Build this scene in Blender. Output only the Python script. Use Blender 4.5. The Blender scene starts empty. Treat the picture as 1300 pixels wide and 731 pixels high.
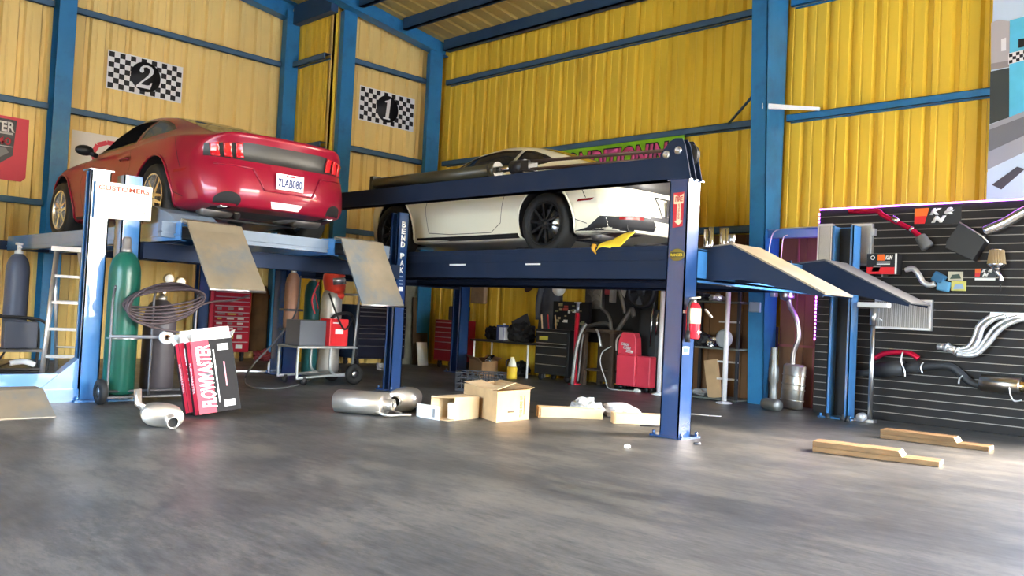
import bpy, bmesh, math, random
import numpy as np
from mathutils import Vector, Matrix, Euler, Quaternion
from mathutils.bvhtree import BVHTree
random.seed(7)
SC = bpy.context.scene
COL = SC.collection
PI = math.pi
V = Vector

# ---------------------------------------------------------------- camera (metres, camera 1.0 m above the floor)
FPX, YAW, PITCH, ROLL, CAMH = 1106.38, math.radians(44.66873), math.radians(1.70290), math.radians(2.77957), 1.0
def cam_axes():
    cy, sy = math.cos(YAW), math.sin(YAW)
    f0 = V((-sy, cy, 0)); r0 = V((cy, sy, 0)); u0 = V((0, 0, 1))
    f = f0*math.cos(PITCH)+u0*math.sin(PITCH); u = u0*math.cos(PITCH)-f0*math.sin(PITCH)
    r = r0*math.cos(ROLL)+u*math.sin(ROLL); u2 = u*math.cos(ROLL)-r0*math.sin(ROLL)
    return r, u2, f
CR, CU, CF = cam_axes()
def at(px, py, ax, val):
    """survey helper: where the sight line through a photo point meets the plane axis=val"""
    d = CR*((px-650)/FPX) - CU*((py-365.5)/FPX) + CF
    o = V((0, 0, CAMH)); t = (val-o[ax])/d[ax]
    return o+d*t
def fl(px, py, z=0.0): return at(px, py, 2, z)
def ax_(px, py, x): return at(px, py, 0, x)
def ay_(px, py, y): return at(px, py, 1, y)
cd = bpy.data.cameras.new('camera'); cam = bpy.data.objects.new('camera', cd); COL.objects.link(cam)
cd.sensor_width = 36; cd.lens = FPX/1300*36; cd.clip_end = 300; cd.clip_start = .05
m = Matrix((CR, CU, -CF)).transposed().to_4x4(); m.translation = (0, 0, CAMH); cam.matrix_world = m
SC.camera = cam

# ---------------------------------------------------------------- materials
MATS = {}
def mat(name, col, rough=.5, metal=0., var=0., vscale=4., bump=0., bscale=40., spec=.3, emit=None, estr=1., coat=0., alpha=1., trans=0., dirt=None, dscale=3., damt=.5, stretch=None):
    if name in MATS: return MATS[name]
    M = bpy.data.materials.new(name); M.use_nodes = True; MATS[name] = M
    nt = M.node_tree; N = nt.nodes; L = nt.links
    b = N['Principled BSDF']
    c = (*col, 1)
    b.inputs['Base Color'].default_value = c
    b.inputs['Roughness'].default_value = rough; b.inputs['Metallic'].default_value = metal
    b.inputs['Specular IOR Level'].default_value = spec
    if coat: b.inputs['Coat Weight'].default_value = coat; b.inputs['Coat Roughness'].default_value = .05; b.inputs['Coat IOR'].default_value = 1.75 if 'post' in name else 1.8 if 'lift' in name else 1.5
    if trans: b.inputs['Transmission Weight'].default_value = trans
    if alpha < 1: b.inputs['Alpha'].default_value = alpha
    if emit: b.inputs['Emission Color'].default_value = (*emit, 1); b.inputs['Emission Strength'].default_value = estr
    if var or bump or dirt:
        tc = N.new('ShaderNodeTexCoord'); src = tc.outputs['Object']
        if stretch:
            mp = N.new('ShaderNodeMapping'); mp.inputs['Scale'].default_value = stretch; L.new(src, mp.inputs['Vector']); src = mp.outputs['Vector']
        outc = None
        if var:
            n = N.new('ShaderNodeTexNoise'); n.inputs['Scale'].default_value = vscale; n.inputs['Detail'].default_value = 5; L.new(src, n.inputs['Vector'])
            r = N.new('ShaderNodeValToRGB'); r.color_ramp.elements[0].position = .3; r.color_ramp.elements[1].position = .7
            r.color_ramp.elements[0].color = (*[x*(1-var) for x in col], 1); r.color_ramp.elements[1].color = (*[min(1, x*(1+var)) for x in col], 1)
            L.new(n.outputs['Fac'], r.inputs['Fac']); outc = r.outputs['Color']
        if dirt:
            n2 = N.new('ShaderNodeTexNoise'); n2.inputs['Scale'].default_value = dscale; n2.inputs['Detail'].default_value = 8; n2.inputs['Roughness'].default_value = .65; L.new(src, n2.inputs['Vector'])
            r2 = N.new('ShaderNodeValToRGB'); r2.color_ramp.elements[0].position = .48; r2.color_ramp.elements[1].position = .68
            r2.color_ramp.elements[0].color = (0, 0, 0, 1); r2.color_ramp.elements[1].color = (damt, damt, damt, 1)
            L.new(n2.outputs['Fac'], r2.inputs['Fac'])
            mx = N.new('ShaderNodeMix'); mx.data_type = 'RGBA'; L.new(r2.outputs['Color'], mx.inputs[0])
            if outc: L.new(outc, mx.inputs[6])
            else: mx.inputs[6].default_value = c
            mx.inputs[7].default_value = (*dirt, 1); outc = mx.outputs[2]
        if outc: L.new(outc, b.inputs['Base Color'])
        if bump:
            n3 = N.new('ShaderNodeTexNoise'); n3.inputs['Scale'].default_value = bscale; n3.inputs['Detail'].default_value = 4; L.new(src, n3.inputs['Vector'])
            bp = N.new('ShaderNodeBump'); bp.inputs['Strength'].default_value = bump; bp.inputs['Distance'].default_value = .01
            L.new(n3.outputs['Fac'], bp.inputs['Height']); L.new(bp.outputs['Normal'], b.inputs['Normal'])
    return M

# palette (linear)
YEL = mat('yellow_wall_paint', (.76, .52, .045), .45, var=.10, vscale=1.2, dirt=(.45, .27, .04), dscale=2.0, damt=.25, stretch=(1, 1, .25))
YEL2 = mat('pale_yellow_wall_paint', (.78, .57, .20), .5, var=.08, vscale=1.0, dirt=(.5, .32, .09), dscale=1.6, damt=.2, stretch=(1, 1, .25))  # paler, less saturated yellow than the back wall
ROOFM = mat('tan_roof_deck', (.50, .36, .10), .5, var=.12, vscale=1.5)
BLUE = mat('building_blue_paint', (.024, .165, .340), .4, var=.12, vscale=2, dirt=(.02, .06, .12), damt=.4)
GIRT = mat('girt_blue_grey_paint', (.055, .120, .190), .5, var=.1)
PURL = mat('purlin_dark_blue_paint', (.022, .060, .120), .5, var=.1)
LIFTB = mat('lift_navy_paint', (.014, .024, .052), .6, spec=.1, var=.15, vscale=3, dirt=(.02, .022, .03), damt=.5)
POSTB = mat('lift_post_blue_paint', (.015, .050, .155), .22, var=.12, vscale=3, dirt=(.014, .03, .07), damt=.4, coat=1.0)
LIFTL = mat('lift_blue_paint', (.045, .180, .42), .28, var=.12, vscale=3, dirt=(.10, .16, .25), damt=.35, coat=.8)
LIFTG = mat('lift_grey_blue_paint', (.12, .16, .22), .5, var=.1)
PLATE = mat('worn_steel_tread', (.20, .165, .115), .5, .3, var=.18, vscale=3, dirt=(.07, .12, .17), dscale=1.6, damt=.8)
STEEL = mat('steel', (.55, .55, .55), .3, 1., var=.06)
ALU = mat('aluminium', (.72, .72, .72), .42, .9, var=.05)
CHROME = mat('chrome', (.62, .62, .62), .18, 1.)
BLACK = mat('black_paint', (.012, .012, .014), .4)
BLACKM = mat('matt_black', (.010, .010, .011), .7)
RUBBER = mat('rubber', (.014, .014, .014), .65, var=.2)
HOSE = mat('hose_rubber', (.05, .035, .04), .5)
REDT = mat('red_tool_paint', (.42, .012, .030), .28, var=.05, coat=.3)
REDT2 = mat('dark_red_tool_paint', (.22, .010, .018), .35, var=.05)
WHITE = mat('white_paint', (.80, .80, .78), .5)
PAPER = mat('paper', (.78, .76, .70), .8, var=.05)
CARD = mat('cardboard', (.52, .34, .17), .8, var=.10, vscale=6)
CARDL = mat('pale_cardboard', (.62, .46, .27), .8, var=.08, vscale=6)
CARDD = mat('brown_cardboard', (.30, .17, .08), .8, var=.10, vscale=6)
WOOD = mat('pine_wood', (.19, .11, .048), .7, var=.35, vscale=3, stretch=(1, 10, 10), dirt=(.14, .06, .02), dscale=6, damt=.6)
WOODE = mat('pale_end_grain', (.70, .55, .33), .7, var=.15)
GREENC = mat('green_cylinder_paint', (.006, .075, .052), .3, var=.1, dirt=(.05, .06, .05), damt=.3)
DKCYL = mat('dark_cylinder_paint', (.045, .040, .048), .45, var=.2)
SILCYL = mat('silver_cylinder_paint', (.38, .36, .33), .4, .5, var=.1, dirt=(.2, .17, .13), damt=.3)
COPCYL = mat('copper_brown_cylinder', (.34, .18, .12), .45, .3, var=.15)
YELP = mat('yellow_plastic', (.70, .46, .03), .45)
DGREY = mat('dark_grey_plastic', (.035, .035, .04), .5)
GREY = mat('grey_plastic', (.22, .22, .22), .5)

# ---------------------------------------------------------------- mesh building
class MB:
    def __init__(s): s.bm = bmesh.new(); s.mi = 0
    def _faces(s, geom_before):
        pass
    def use(s, i): s.mi = i; return s
    def add(s, verts, faces, smooth=False, M=None):
        vs = [s.bm.verts.new((M @ V(v)) if M is not None else V(v)) for v in verts]
        out = []
        for f in faces:
            try:
                fc = s.bm.faces.new([vs[i] for i in f]); fc.material_index = s.mi; fc.smooth = smooth; out.append(fc)
            except ValueError: pass
        return vs, out
    def box(s, lo, hi, M=None, bev=0.):
        x0, y0, z0 = lo; x1, y1, z1 = hi
        if x0 > x1: x0, x1 = x1, x0
        if y0 > y1: y0, y1 = y1, y0
        if z0 > z1: z0, z1 = z1, z0
        vs, fs = s.add([(x0,y0,z0),(x1,y0,z0),(x1,y1,z0),(x0,y1,z0),(x0,y0,z1),(x1,y0,z1),(x1,y1,z1),(x0,y1,z1)],
              [(0,3,2,1),(4,5,6,7),(0,1,5,4),(1,2,6,5),(2,3,7,6),(3,0,4,7)], M=M)
        if bev:
            es = list({e for f in fs for e in f.edges})
            r = bmesh.ops.bevel(s.bm, geom=es, offset=bev, segments=2, affect='EDGES', profile=.5)
            for f in r['faces']: f.material_index = s.mi
        return s
    def cbox(s, c, size, rz=0., bev=0., R=None):
        M = Matrix.Translation(V(c)) @ (R if R is not None else Matrix.Rotation(rz, 4, 'Z'))
        h = [a/2 for a in size]
        return s.box((-h[0],-h[1],-h[2]), h, M, bev)
    def cyl(s, p0, p1, r0, r1=None, seg=20, cap=True, smooth=True):
        p0 = V(p0); p1 = V(p1); r1 = r0 if r1 is None else r1
        d = (p1-p0); q = d.to_track_quat('Z', 'Y'); n = seg; vs = []
        for p, r in ((p0, r0), (p1, r1)):
            for i in range(n):
                a = 2*PI*i/n; vs.append(p+q @ V((r*math.cos(a), r*math.sin(a), 0)))
        fs = [(i, (i+1) % n, n+(i+1) % n, n+i) for i in range(n)]
        b, out = s.add(vs, fs, smooth)
        if cap:
            for ring in (b[:n][::-1], b[n:]):
                try: f = s.bm.faces.new(ring); f.material_index = s.mi
                except ValueError: pass
        return s
    def tube(s, pts, r, seg=10, cap=True, closed=False):
        pts = [V(p) for p in pts]; n = len(pts); rings = []
        rr = r if isinstance(r, (list, tuple)) else [r]*n
        up = None; prev = None
        for i, p in enumerate(pts):
            if closed: t = pts[(i+1) % n]-pts[i-1]
            else: t = (pts[min(i+1, n-1)]-pts[max(i-1, 0)])
            t.normalize()
            if up is None:
                up = t.orthogonal().normalized()
            else:
                up = (up-t*up.dot(t))
                up = up.normalized() if up.length > 1e-6 else t.orthogonal().normalized()
            b = t.cross(up)
            rings.append([s.bm.verts.new(p+(up*math.cos(2*PI*k/seg)+b*math.sin(2*PI*k/seg))*rr[i]) for k in range(seg)])
        m = n if closed else n-1
        for i in range(m):
            A, B = rings[i], rings[(i+1) % n]
            for k in range(seg):
                f = s.bm.faces.new((A[k], A[(k+1) % seg], B[(k+1) % seg], B[k])); f.smooth = True; f.material_index = s.mi
        if cap and not closed:
            for ring in (rings[0][::-1], rings[-1]):
                f = s.bm.faces.new(ring); f.material_index = s.mi
        return s
    def lathe(s, prof, seg=28, M=None, smooth=True, a0=0., a1=2*PI):
        M = M or Matrix(); full = abs(a1-a0-2*PI) < 1e-6; n = seg if full else seg+1
        rings = []
        for r, z in prof:
            if r < 1e-6: rings.append([s.bm.verts.new(M @ V((0, 0, z)))]*n)
            else: rings.append([s.bm.verts.new(M @ V((r*math.cos(a0+(a1-a0)*k/seg), r*math.sin(a0+(a1-a0)*k/seg), z))) for k in range(n)])
        for A, B in zip(rings[:-1], rings[1:]):
            for k in range(seg):
                k2 = (k+1) % n
                q = []
                for v in (A[k], A[k2], B[k2], B[k]):
                    if v not in q: q.append(v)
                if len(q) > 2:
                    try: f = s.bm.faces.new(q); f.smooth = smooth; f.material_index = s.mi
                    except ValueError: pass
        return s
    def prism(s, poly, h0, h1, axis='Y', M=None):
        """polygon in the two other axes, extruded h0..h1 along axis"""
        def mk(a, b, h): return {'X': (h, a, b), 'Y': (a, h, b), 'Z': (a, b, h)}[axis]
        n = len(poly)
        vs = [mk(a, b, h0) for a, b in poly]+[mk(a, b, h1) for a, b in poly]
        fs = [tuple(range(n))[::-1], tuple(range(n, 2*n))]+[(i, (i+1) % n, n+(i+1) % n, n+i) for i in range(n)]
        s.add(vs, fs, M=M); return s
    def sphere(s, c, r, seg=16, sc=(1, 1, 1), M=None):
        T = Matrix.Translation(V(c)) @ (M or Matrix()) @ Matrix.Diagonal((*sc, 1))
        k = 10
        s.lathe([(r*math.sin(PI*i/k), -r*math.cos(PI*i/k)) for i in range(k+1)], seg, T); return s
    def quad(s, a, b, c, d): s.add([a, b, c, d], [(0, 1, 2, 3)]); return s
    def build(s, name, mats, parent=None, shade=None, bevel=0., solid=0., loc=None):
        bmesh.ops.remove_doubles(s.bm, verts=s.bm.verts, dist=1e-5) if False else None
        bmesh.ops.recalc_face_normals(s.bm, faces=s.bm.faces)
        me = bpy.data.meshes.new(name); 
        if not isinstance(mats, (list, tuple)): mats = [mats]
        o = bpy.data.objects.new(name, me)
        if parent is not None:
            o.parent = parent; inv = world_loc(parent)
            bmesh.ops.translate(s.bm, verts=s.bm.verts, vec=-inv)
        elif loc is not None:
            bmesh.ops.translate(s.bm, verts=s.bm.verts, vec=-V(loc)); o.location = loc
        else:
            if len(s.bm.verts):
                xs = [v.co for v in s.bm.verts]
                c = V(((min(v.x for v in xs)+max(v.x for v in xs))/2, (min(v.y for v in xs)+max(v.y for v in xs))/2, min(v.z for v in xs)))
                bmesh.ops.translate(s.bm, verts=s.bm.verts, vec=-c); o.location = c
        s.bm.to_mesh(me); s.bm.free()
        for mm in mats: me.materials.append(mm)
        COL.objects.link(o)
        if bevel:
            md = o.modifiers.new('bevel', 'BEVEL'); md.width = bevel; md.segments = 2; md.limit_method = 'ANGLE'; md.angle_limit = .7
        if solid:
            md = o.modifiers.new('solid', 'SOLIDIFY'); md.thickness = solid; md.offset = 0
        return o
def world_loc(o):
    v = V(o.location)
    while o.parent is not None:
        o = o.parent; v = v+V(o.location)
    return v
def tag(o, label, cat, group=None, kind=None):
    o['label'] = label; o['category'] = cat
    if group: o['group'] = group
    if kind: o['kind'] = kind
    return o
def thing(name, loc, label, cat, group=None):
    o = bpy.data.objects.new(name, None); o.empty_display_size = .1; COL.objects.link(o); o.location = V(loc)
    return tag(o, label, cat, group)
def struct(o): o['kind'] = 'structure'; return o
def lab(o, l): o['label'] = l; return o
def copy_tree(o, parent=None):
    c = o.copy(); COL.objects.link(c)
    if parent is not None: c.parent = parent
    for ch in list(o.children): copy_tree(ch, c)
    return c
def bez(pts, n=8):
    """Catmull-Rom through pts"""
    P = [V(p) for p in pts]; out = []
    for i in range(len(P)-1):
        p0, p1, p2, p3 = P[max(i-1, 0)], P[i], P[i+1], P[min(i+2, len(P)-1)]
        for k in range(n):
            t = k/n
            out.append(.5*((2*p1)+(p2-p0)*t+(2*p0-5*p1+4*p2-p3)*t*t+(3*p1-p0-3*p2+p3)*t**3))
    out.append(P[-1]); return out
def frame(origin, right, up):
    r = V(right).normalized(); u = V(up); u = (u-r*u.dot(r)).normalized(); n = r.cross(u)
    M = Matrix((r, u, n)).transposed().to_4x4(); M.translation = V(origin); return M
def text(name, body, M, height, mt, parent, width=None, bold=0., shear=0., depth=.002, align='CENTER', vstack=False, spacing=1.):
    """lettering as a mesh; M maps (right, up, normal); centred on the origin of M; cap height = height"""
    cu = bpy.data.curves.new('t', 'FONT'); cu.body = body; cu.align_x = 'LEFT'; cu.size = 1; cu.shear = shear; cu.offset = bold
    cu.space_character = spacing; cu.space_line = .95
    if vstack: cu.align_x = 'CENTER'
    cu.resolution_u = 3; cu.extrude = 0
    to = bpy.data.objects.new('t', cu); COL.objects.link(to)
    dg = bpy.context.evaluated_depsgraph_get(); me = bpy.data.meshes.new_from_object(to.evaluated_get(dg))
    bpy.data.objects.remove(to); bpy.data.curves.remove(cu)
    co = np.array([v.co[:] for v in me.vertices])
    lo, hi = co.min(0), co.max(0); c = (lo+hi)/2; sy = height/max(hi[1]-lo[1], 1e-6); sx = (width/(hi[0]-lo[0])) if width else sy
    W = world_loc(parent) if parent is not None else V((0, 0, 0))
    bm = bmesh.new(); bm.from_mesh(me)
    for v in bm.verts:
        p = V(((v.co.x-c[0])*sx, (v.co.y-c[1])*sy, 0)); v.co = (M @ p)-W
    n = (M.to_3x3() @ V((0, 0, 1))).normalized()
    g = bmesh.ops.extrude_face_region(bm, geom=list(bm.faces))
    bmesh.ops.translate(bm, verts=[x for x in g['geom'] if isinstance(x, bmesh.types.BMVert)], vec=n*depth)
    bmesh.ops.recalc_face_normals(bm, faces=bm.faces)
    bm.to_mesh(me); bm.free(); me.materials.clear(); me.materials.append(mt); me.name = name
    o = bpy.data.objects.new(name, me); COL.objects.link(o); o.parent = parent
    return o
def evaluated_mesh(o):
    dg = bpy.context.evaluated_depsgraph_get(); return bpy.data.meshes.new_from_object(o.evaluated_get(dg))
# ---------------------------------------------------------------- the building
YW, XW1, XW2, YJ = 10.62, -12.72, -14.05, 8.22         # back wall, bay-1 wall, bay-2 wall, jog wall planes
def roof_z(y): return 6.10+.145*(10.6-y)
def ribbed(name, p0, p1, nrm, ztop, mt, pitch=.305, z0=0.0, zfun=None):
    """ribbed sheet wall from p0 to p1 (xy), ribs pushed away from the room"""
    p0 = V((*p0, 0)); p1 = V((*p1, 0)); n = V((*nrm, 0)); d = (p1-p0); L = d.length; d.normalize()
    pr = []; s = 0.
    while s < L-.001:
        for a, h in ((0, 0), (.045, 0), (.075, .058), (.125, .058), (.150, 0), (.205, 0), (.212, .008), (.228, .008), (.235, 0)):
            if s+a < L: pr.append((s+a, h))
        s += pitch
    pr.append((L, 0))
    b = MB(); bot = []; top = []; bo2 = []; to2 = []
    for a, h in pr:
        q = p0+d*a-n*h; zt = zfun(q) if zfun else ztop
        bot.append((q.x, q.y, z0)); top.append((q.x, q.y, zt)); q2 = p0+d*a-n*.10
        bo2.append((q2.x, q2.y, z0)); to2.append((q2.x, q2.y, zt))
    k = len(pr); vs = bot+top+bo2+to2
    fs = []
    for i in range(k-1):
        fs += [(i, i+1, k+i+1, k+i), (2*k+i+1, 2*k+i, 3*k+i, 3*k+i+1), (k+i, k+i+1, 3*k+i+1, 3*k+i), (i+1, i, 2*k+i, 2*k+i+1)]
    fs += [(0, k, 3*k, 2*k), (k-1, 3*k-1 + 0, 4*k-1, 2*k-1)]
    b.add(vs, fs)
    return struct(b.build(name, mt))
rz = lambda q: roof_z(q.y)-.06
ribbed('wall_back', (XW1, YW), (-1.95, YW), (0, -1), 6.3, YEL, zfun=lambda q: 6.03)
ribbed('wall_bay', (XW1, YJ), (XW1, YW), (1, 0), 6.5, YEL2, zfun=rz)
ribbed('wall_jog', (XW2, YJ), (XW1, YJ), (0, -1), 6.5, YEL, zfun=rz)
ribbed('wall_left', (XW2, -3.0), (XW2, YJ), (1, 0), 8, YEL2, zfun=rz)
ribbed('wall_front', (XW2, -3.0), (-6.8, -3.0), (0, 1), 8.2, YEL2, zfun=rz)
ribbed('wall_front_right', (-2.0, -3.0), (7.0, -3.0), (0, 1), 8.2, YEL2, zfun=rz)
ribbed('wall_front_lintel', (-6.8, -3.0), (-2.0, -3.0), (0, 1), 8.2, YEL2, z0=3.5, zfun=rz)  # unseen front walls; the gap is placed and sized to light the left side
ribbed('wall_right', (7.0, 10.62), (7.0, 9.2), (-1, 0), 6.3, YEL2, zfun=rz)  # unseen wall added with its lintel to cut the daylight from this side
ribbed('wall_right_left', (7.0, 2.0), (7.0, -3.0), (-1, 0), 8.2, YEL2, zfun=rz)
ribbed('wall_right_lintel', (7.0, 9.2), (7.0, 2.0), (-1, 0), 8.2, YEL2, z0=4.6, zfun=rz)
ribbed('wall_back_right', (1.2, YW), (7.0, YW), (0, -1), 6.3, YEL, zfun=lambda q: 6.03)
ribbed('wall_back_lintel', (-1.95, YW), (1.2, YW), (0, -1), 6.3, YEL, z0=4.4, zfun=lambda q: 6.03)

# concrete floor: grey sealed slab with broad wear
FM = bpy.data.materials.new('sealed_concrete'); FM.use_nodes = True
nt = FM.node_tree; N = nt.nodes; L = nt.links; bs = N['Principled BSDF']
tc = N.new('ShaderNodeTexCoord')
def noise(sc, det, rough, mp=None):
    n = N.new('ShaderNodeTexNoise'); n.inputs['Scale'].default_value = sc; n.inputs['Detail'].default_value = det; n.inputs['Roughness'].default_value = rough
    if mp:
        k = N.new('ShaderNodeMapping'); k.inputs['Scale'].default_value = mp[0]; k.inputs['Rotation'].default_value = (0, 0, mp[1]); L.new(tc.outputs['Object'], k.inputs['Vector']); L.new(k.outputs['Vector'], n.inputs['Vector'])
    else: L.new(tc.outputs['Object'], n.inputs['Vector'])
    return n.outputs['Fac']
def ramp(fac, stops):
    r = N.new('ShaderNodeValToRGB'); e = r.color_ramp.elements
    while len(e) < len(stops): e.new(.5)
    for i, (p, c) in enumerate(stops): e[i].position = p; e[i].color = (*c, 1)
    L.new(fac, r.inputs['Fac']); return r.outputs['Color']
def mixc(f, a, b_, mode='MIX'):
    k = N.new('ShaderNodeMix'); k.data_type = 'RGBA'; k.blend_type = mode
    if isinstance(f, float): k.inputs[0].default_value = f
    else: L.new(f, k.inputs[0])
    L.new(a, k.inputs[6]); L.new(b_, k.inputs[7]); return k.outputs[2]
c1 = ramp(noise(.55, 6, .6), [(.32, (.040, .042, .045)), (.52, (.058, .059, .060)), (.70, (.086, .084, .080))])
c2 = ramp(noise(4.5, 10, .75, ((1, 5, 1), .8)), [(.36, (.20, .20, .21)), (.66, (.80, .78, .74))])
c3 = ramp(noise(1.3, 10, .78, ((1, 2.6, 1), .75)), [(.50, (0, 0, 0)), (.58, (1, 1, 1))])
c4 = ramp(noise(2.0, 4, .5), [(.2, (.120, .112, .096)), (.8, (.145, .136, .116))])
base = mixc(.75, c1, c2, 'OVERLAY')
k3 = N.new('ShaderNodeMath'); k3.operation = 'MULTIPLY'; k3.inputs[1].default_value = .5; L.new(c3, k3.inputs[0])
base = mixc(k3.outputs[0], base, c4)
c5 = ramp(noise(11, 8, .8, ((1, 7, 1), .72)), [(.56, (1, 1, 1)), (.70, (.45, .46, .48))])
base = mixc(.8, base, c5, 'MULTIPLY')
c6 = ramp(noise(7, 6, .8, ((1, 5, 1), .85)), [(.60, (0, 0, 0)), (.68, (1, 1, 1))])
k6 = N.new('ShaderNodeMath'); k6.operation = 'MULTIPLY'; k6.inputs[1].default_value = .35; L.new(c6, k6.inputs[0])
base = mixc(k6.outputs[0], base, c4)
L.new(base, bs.inputs['Base Color'])
rr = ramp(noise(.8, 6, .6), [(.3, (.33, .33, .33)), (.7, (.55, .55, .55))]); L.new(rr, bs.inputs['Roughness']); bs.inputs['Specular IOR Level'].default_value = .45
bp = N.new('ShaderNodeBump'); bp.inputs['Strength'].default_value = .10; bp.inputs['Distance'].default_value = .01
L.new(noise(14, 6, .7), bp.inputs['Height']); L.new(bp.outputs['Normal'], bs.inputs['Normal'])
b = MB(); b.box((-14.2, -3.1, -.2), (7.0, 10.7, 0)); struct(b.build('floor', FM))
b = MB(); b.box((-60, -60, -.35), (60, 60, -.21)); struct(b.build('ground', mat('yard_concrete', (.36, .38, .41), .8, var=.1)))

# roof deck (ribbed, falling towards the back wall)
b = MB(); x = -14.2; pr = []
while x < 7.0:
    for a, h in ((0, 0), (.05, 0), (.07, .04), (.11, .04), (.13, 0)): pr.append((x+a, h))
    x += .305
ya, yb = -3.15, 10.75; k = len(pr)
vs = [(x, ya, roof_z(ya)-.095+h) for x, h in pr]+[(x, yb, roof_z(yb)-.095+h) for x, h in pr]+[(x, ya, roof_z(ya)+.03) for x, h in pr]+[(x, yb, roof_z(yb)+.03) for x, h in pr]
fs = []
for i in range(k-1): fs += [(i, i+1, k+i+1, k+i), (2*k+i, 2*k+i+1, 3*k+i+1, 3*k+i), (i, i+1, 2*k+i+1, 2*k+i), (k+i, k+i+1, 3*k+i+1, 3*k+i)]
b.add(vs, fs); struct(b.build('ceiling', ROOFM))

TR = [0]
def trim(bm_, mt, bevel=0.):
    TR[0] += 1; return struct(bm_.build('trim_%d' % TR[0], mt, bevel=bevel))
def i_beam(b, p0, p1, w, d, up=(0, 0, 1), t=.012, d1=None):
    """I section between two points, flange width w, depth d (d1 at the far end)"""
    p0 = V(p0); p1 = V(p1); a = (p1-p0).normalized(); u = V(up); u = (u-a*u.dot(a)).normalized(); s = a.cross(u)
    d1 = d if d1 is None else d1
    def plate(c0a, c0b, ha, hb, hs):
        vs = []
        for p, c, h in ((p0, c0a, ha), (p1, c0b, hb)):
            for su, ss in ((-1, -1), (1, -1), (1, 1), (-1, 1)): vs.append(p+u*(c+su*h)+s*(ss*hs))
        b.add(vs, [(0, 3, 2, 1), (4, 5, 6, 7)]+[(i, (i+1) % 4, 4+(i+1) % 4, 4+i) for i in range(4)])
    plate(d/2, d1/2, t/2, t/2, w/2); plate(-d/2, -d1/2, t/2, t/2, w/2); plate(0, 0, d/2-t, d1/2-t, t/2)
    return b
# main tapered column on the back wall
b = MB(); x0, x1 = -5.72, -5.50
def tap(z): return 10.20-.055*z
for (ya_, yb_, xa, xb) in (('f', 0, x0, x1), ('w', 0, -5.52, -5.50), ('b', 0, x0, x1)):
    zt = roof_z(10.2)-.12
    for_ = {'f': ((tap(0), tap(0)+.015), (tap(zt), tap(zt)+.015)), 'w': ((tap(0), 10.46), (tap(zt), 10.46)), 'b': ((10.45, 10.465), (10.45, 10.465))}[ya_]
    (a0, a1), (c0, c1_) = for_
    b.add([(xa, a0, 0), (xb, a0, 0), (xb, a1, 0), (xa, a1, 0), (xa, c0, zt), (xb, c0, zt), (xb, c1_, zt), (xa, c1_, zt)], [(0, 3, 2, 1), (4, 5, 6, 7), (0, 1, 5, 4), (1, 2, 6, 5), (2, 3, 7, 6), (3, 0, 4, 7)])
trim(b, BLUE)
# corner columns, bay columns
b = MB(); b.box((-12.62, 10.22, 0), (-12.38, 10.36, 5.78)); b.box((-12.40, 10.10, 0), (-12.37, 10.40, 5.78)); trim(b, BLUE)
b = MB(); b.box((-12.70, 8.34, 0), (-12.58, 8.56, 6.05)); b.box((-12.58, 8.32, 0), (-12.55, 8.58, 6.05)); trim(b, BLUE)
b = MB(); b.box((-14.0, 7.98, 0), (-13.80, 8.16, 6.2)); b.box((-13.80, 7.94, 0), (-13.77, 8.20, 6.2)); trim(b, BLUE)
b = MB(); i_beam(b, (-13.86, 4.32, 0), (-13.86, 4.32, 6.7), .24, .26, up=(1, 0, 0)); trim(b, BLUE)
b = MB(); i_beam(b, (-13.86, -.2, 0), (-13.86, -.2, 7.4), .24, .26, up=(1, 0, 0)); trim(b, BLUE)
# rafters
def raft(x, ya, yb, dz=0.): 
    b = MB(); i_beam(b, (x, ya, roof_z(ya)-.21+dz), (x, yb, roof_z(yb)-.21+dz), .22, .30); trim(b, BLUE)
raft(-12.48, -3, 10.55); raft(-13.88, -3, 8.1, -.05); raft(-5.6, -3, 10.35); raft(1.3, -3, 10.4)
# purlins under the deck
for y in (10.42, 9.45, 8.5, 7.3, 6.1, 4.9, 3.7, 2.5, 1.3, .1, -1.1, -2.3):
    b = MB(); z = roof_z(y)
    if y > 10.4: b.box((-12.36, y-.03, z-.30), (6.9, y+.03, z-.10)); b.box((-12.36, y-.03, z-.30), (6.9, y+.12, z-.285))
    else: b.box((-14.0 if y < 8.1 else -12.36, y-.03, z-.30), (6.9, y+.03, z-.10)); b.box((-14.0 if y < 8.1 else -12.36, y-.03, z-.30), (6.9, y+.07, z-.288))
    trim(b, PURL)
b = MB(); b.box((-13.76, 8.05, 5.96), (-12.56, 8.19, 6.30)); trim(b, PURL)
# girts
def girt(axis, c, a, bb, z, h=.09, d=.12, mt=GIRT):
    b = MB()
    if axis == 'x': b.box((a, c-.02, z), (bb, c+.0, z+h)); b.box((a, c-.02, z+h-.008), (bb, c+d, z+h)); b.box((a, c+d-.02, z), (bb, c+d, z+.02)); b.box((a, c-.02, z), (bb, c+.035, z+.006))
    else: b.box((c, a, z), (c+.02, bb, z+h)); b.box((c-d, a, z+h-.008), (c+.02, bb, z+h)); b.box((c-.035, a, z), (c+.02, bb, z+.006))
    trim(b, mt)
for z in (1.25, 2.25, 3.68, 5.2):
    if z > 2: girt('x', 10.50, -12.36, -5.74, z, mt=GIRT); 
    if z > 3: girt('x', 10.50, -5.48, -1.96, z, mt=BLUE)
    if z > 2:
        girt('y', -12.60, 8.60, 10.2, z); girt('y', -13.93, 4.46, 7.95, z); girt('y', -13.93, -.05, 4.19, z)
        girt('x', YJ-.12, -13.75, -12.75, z)
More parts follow.
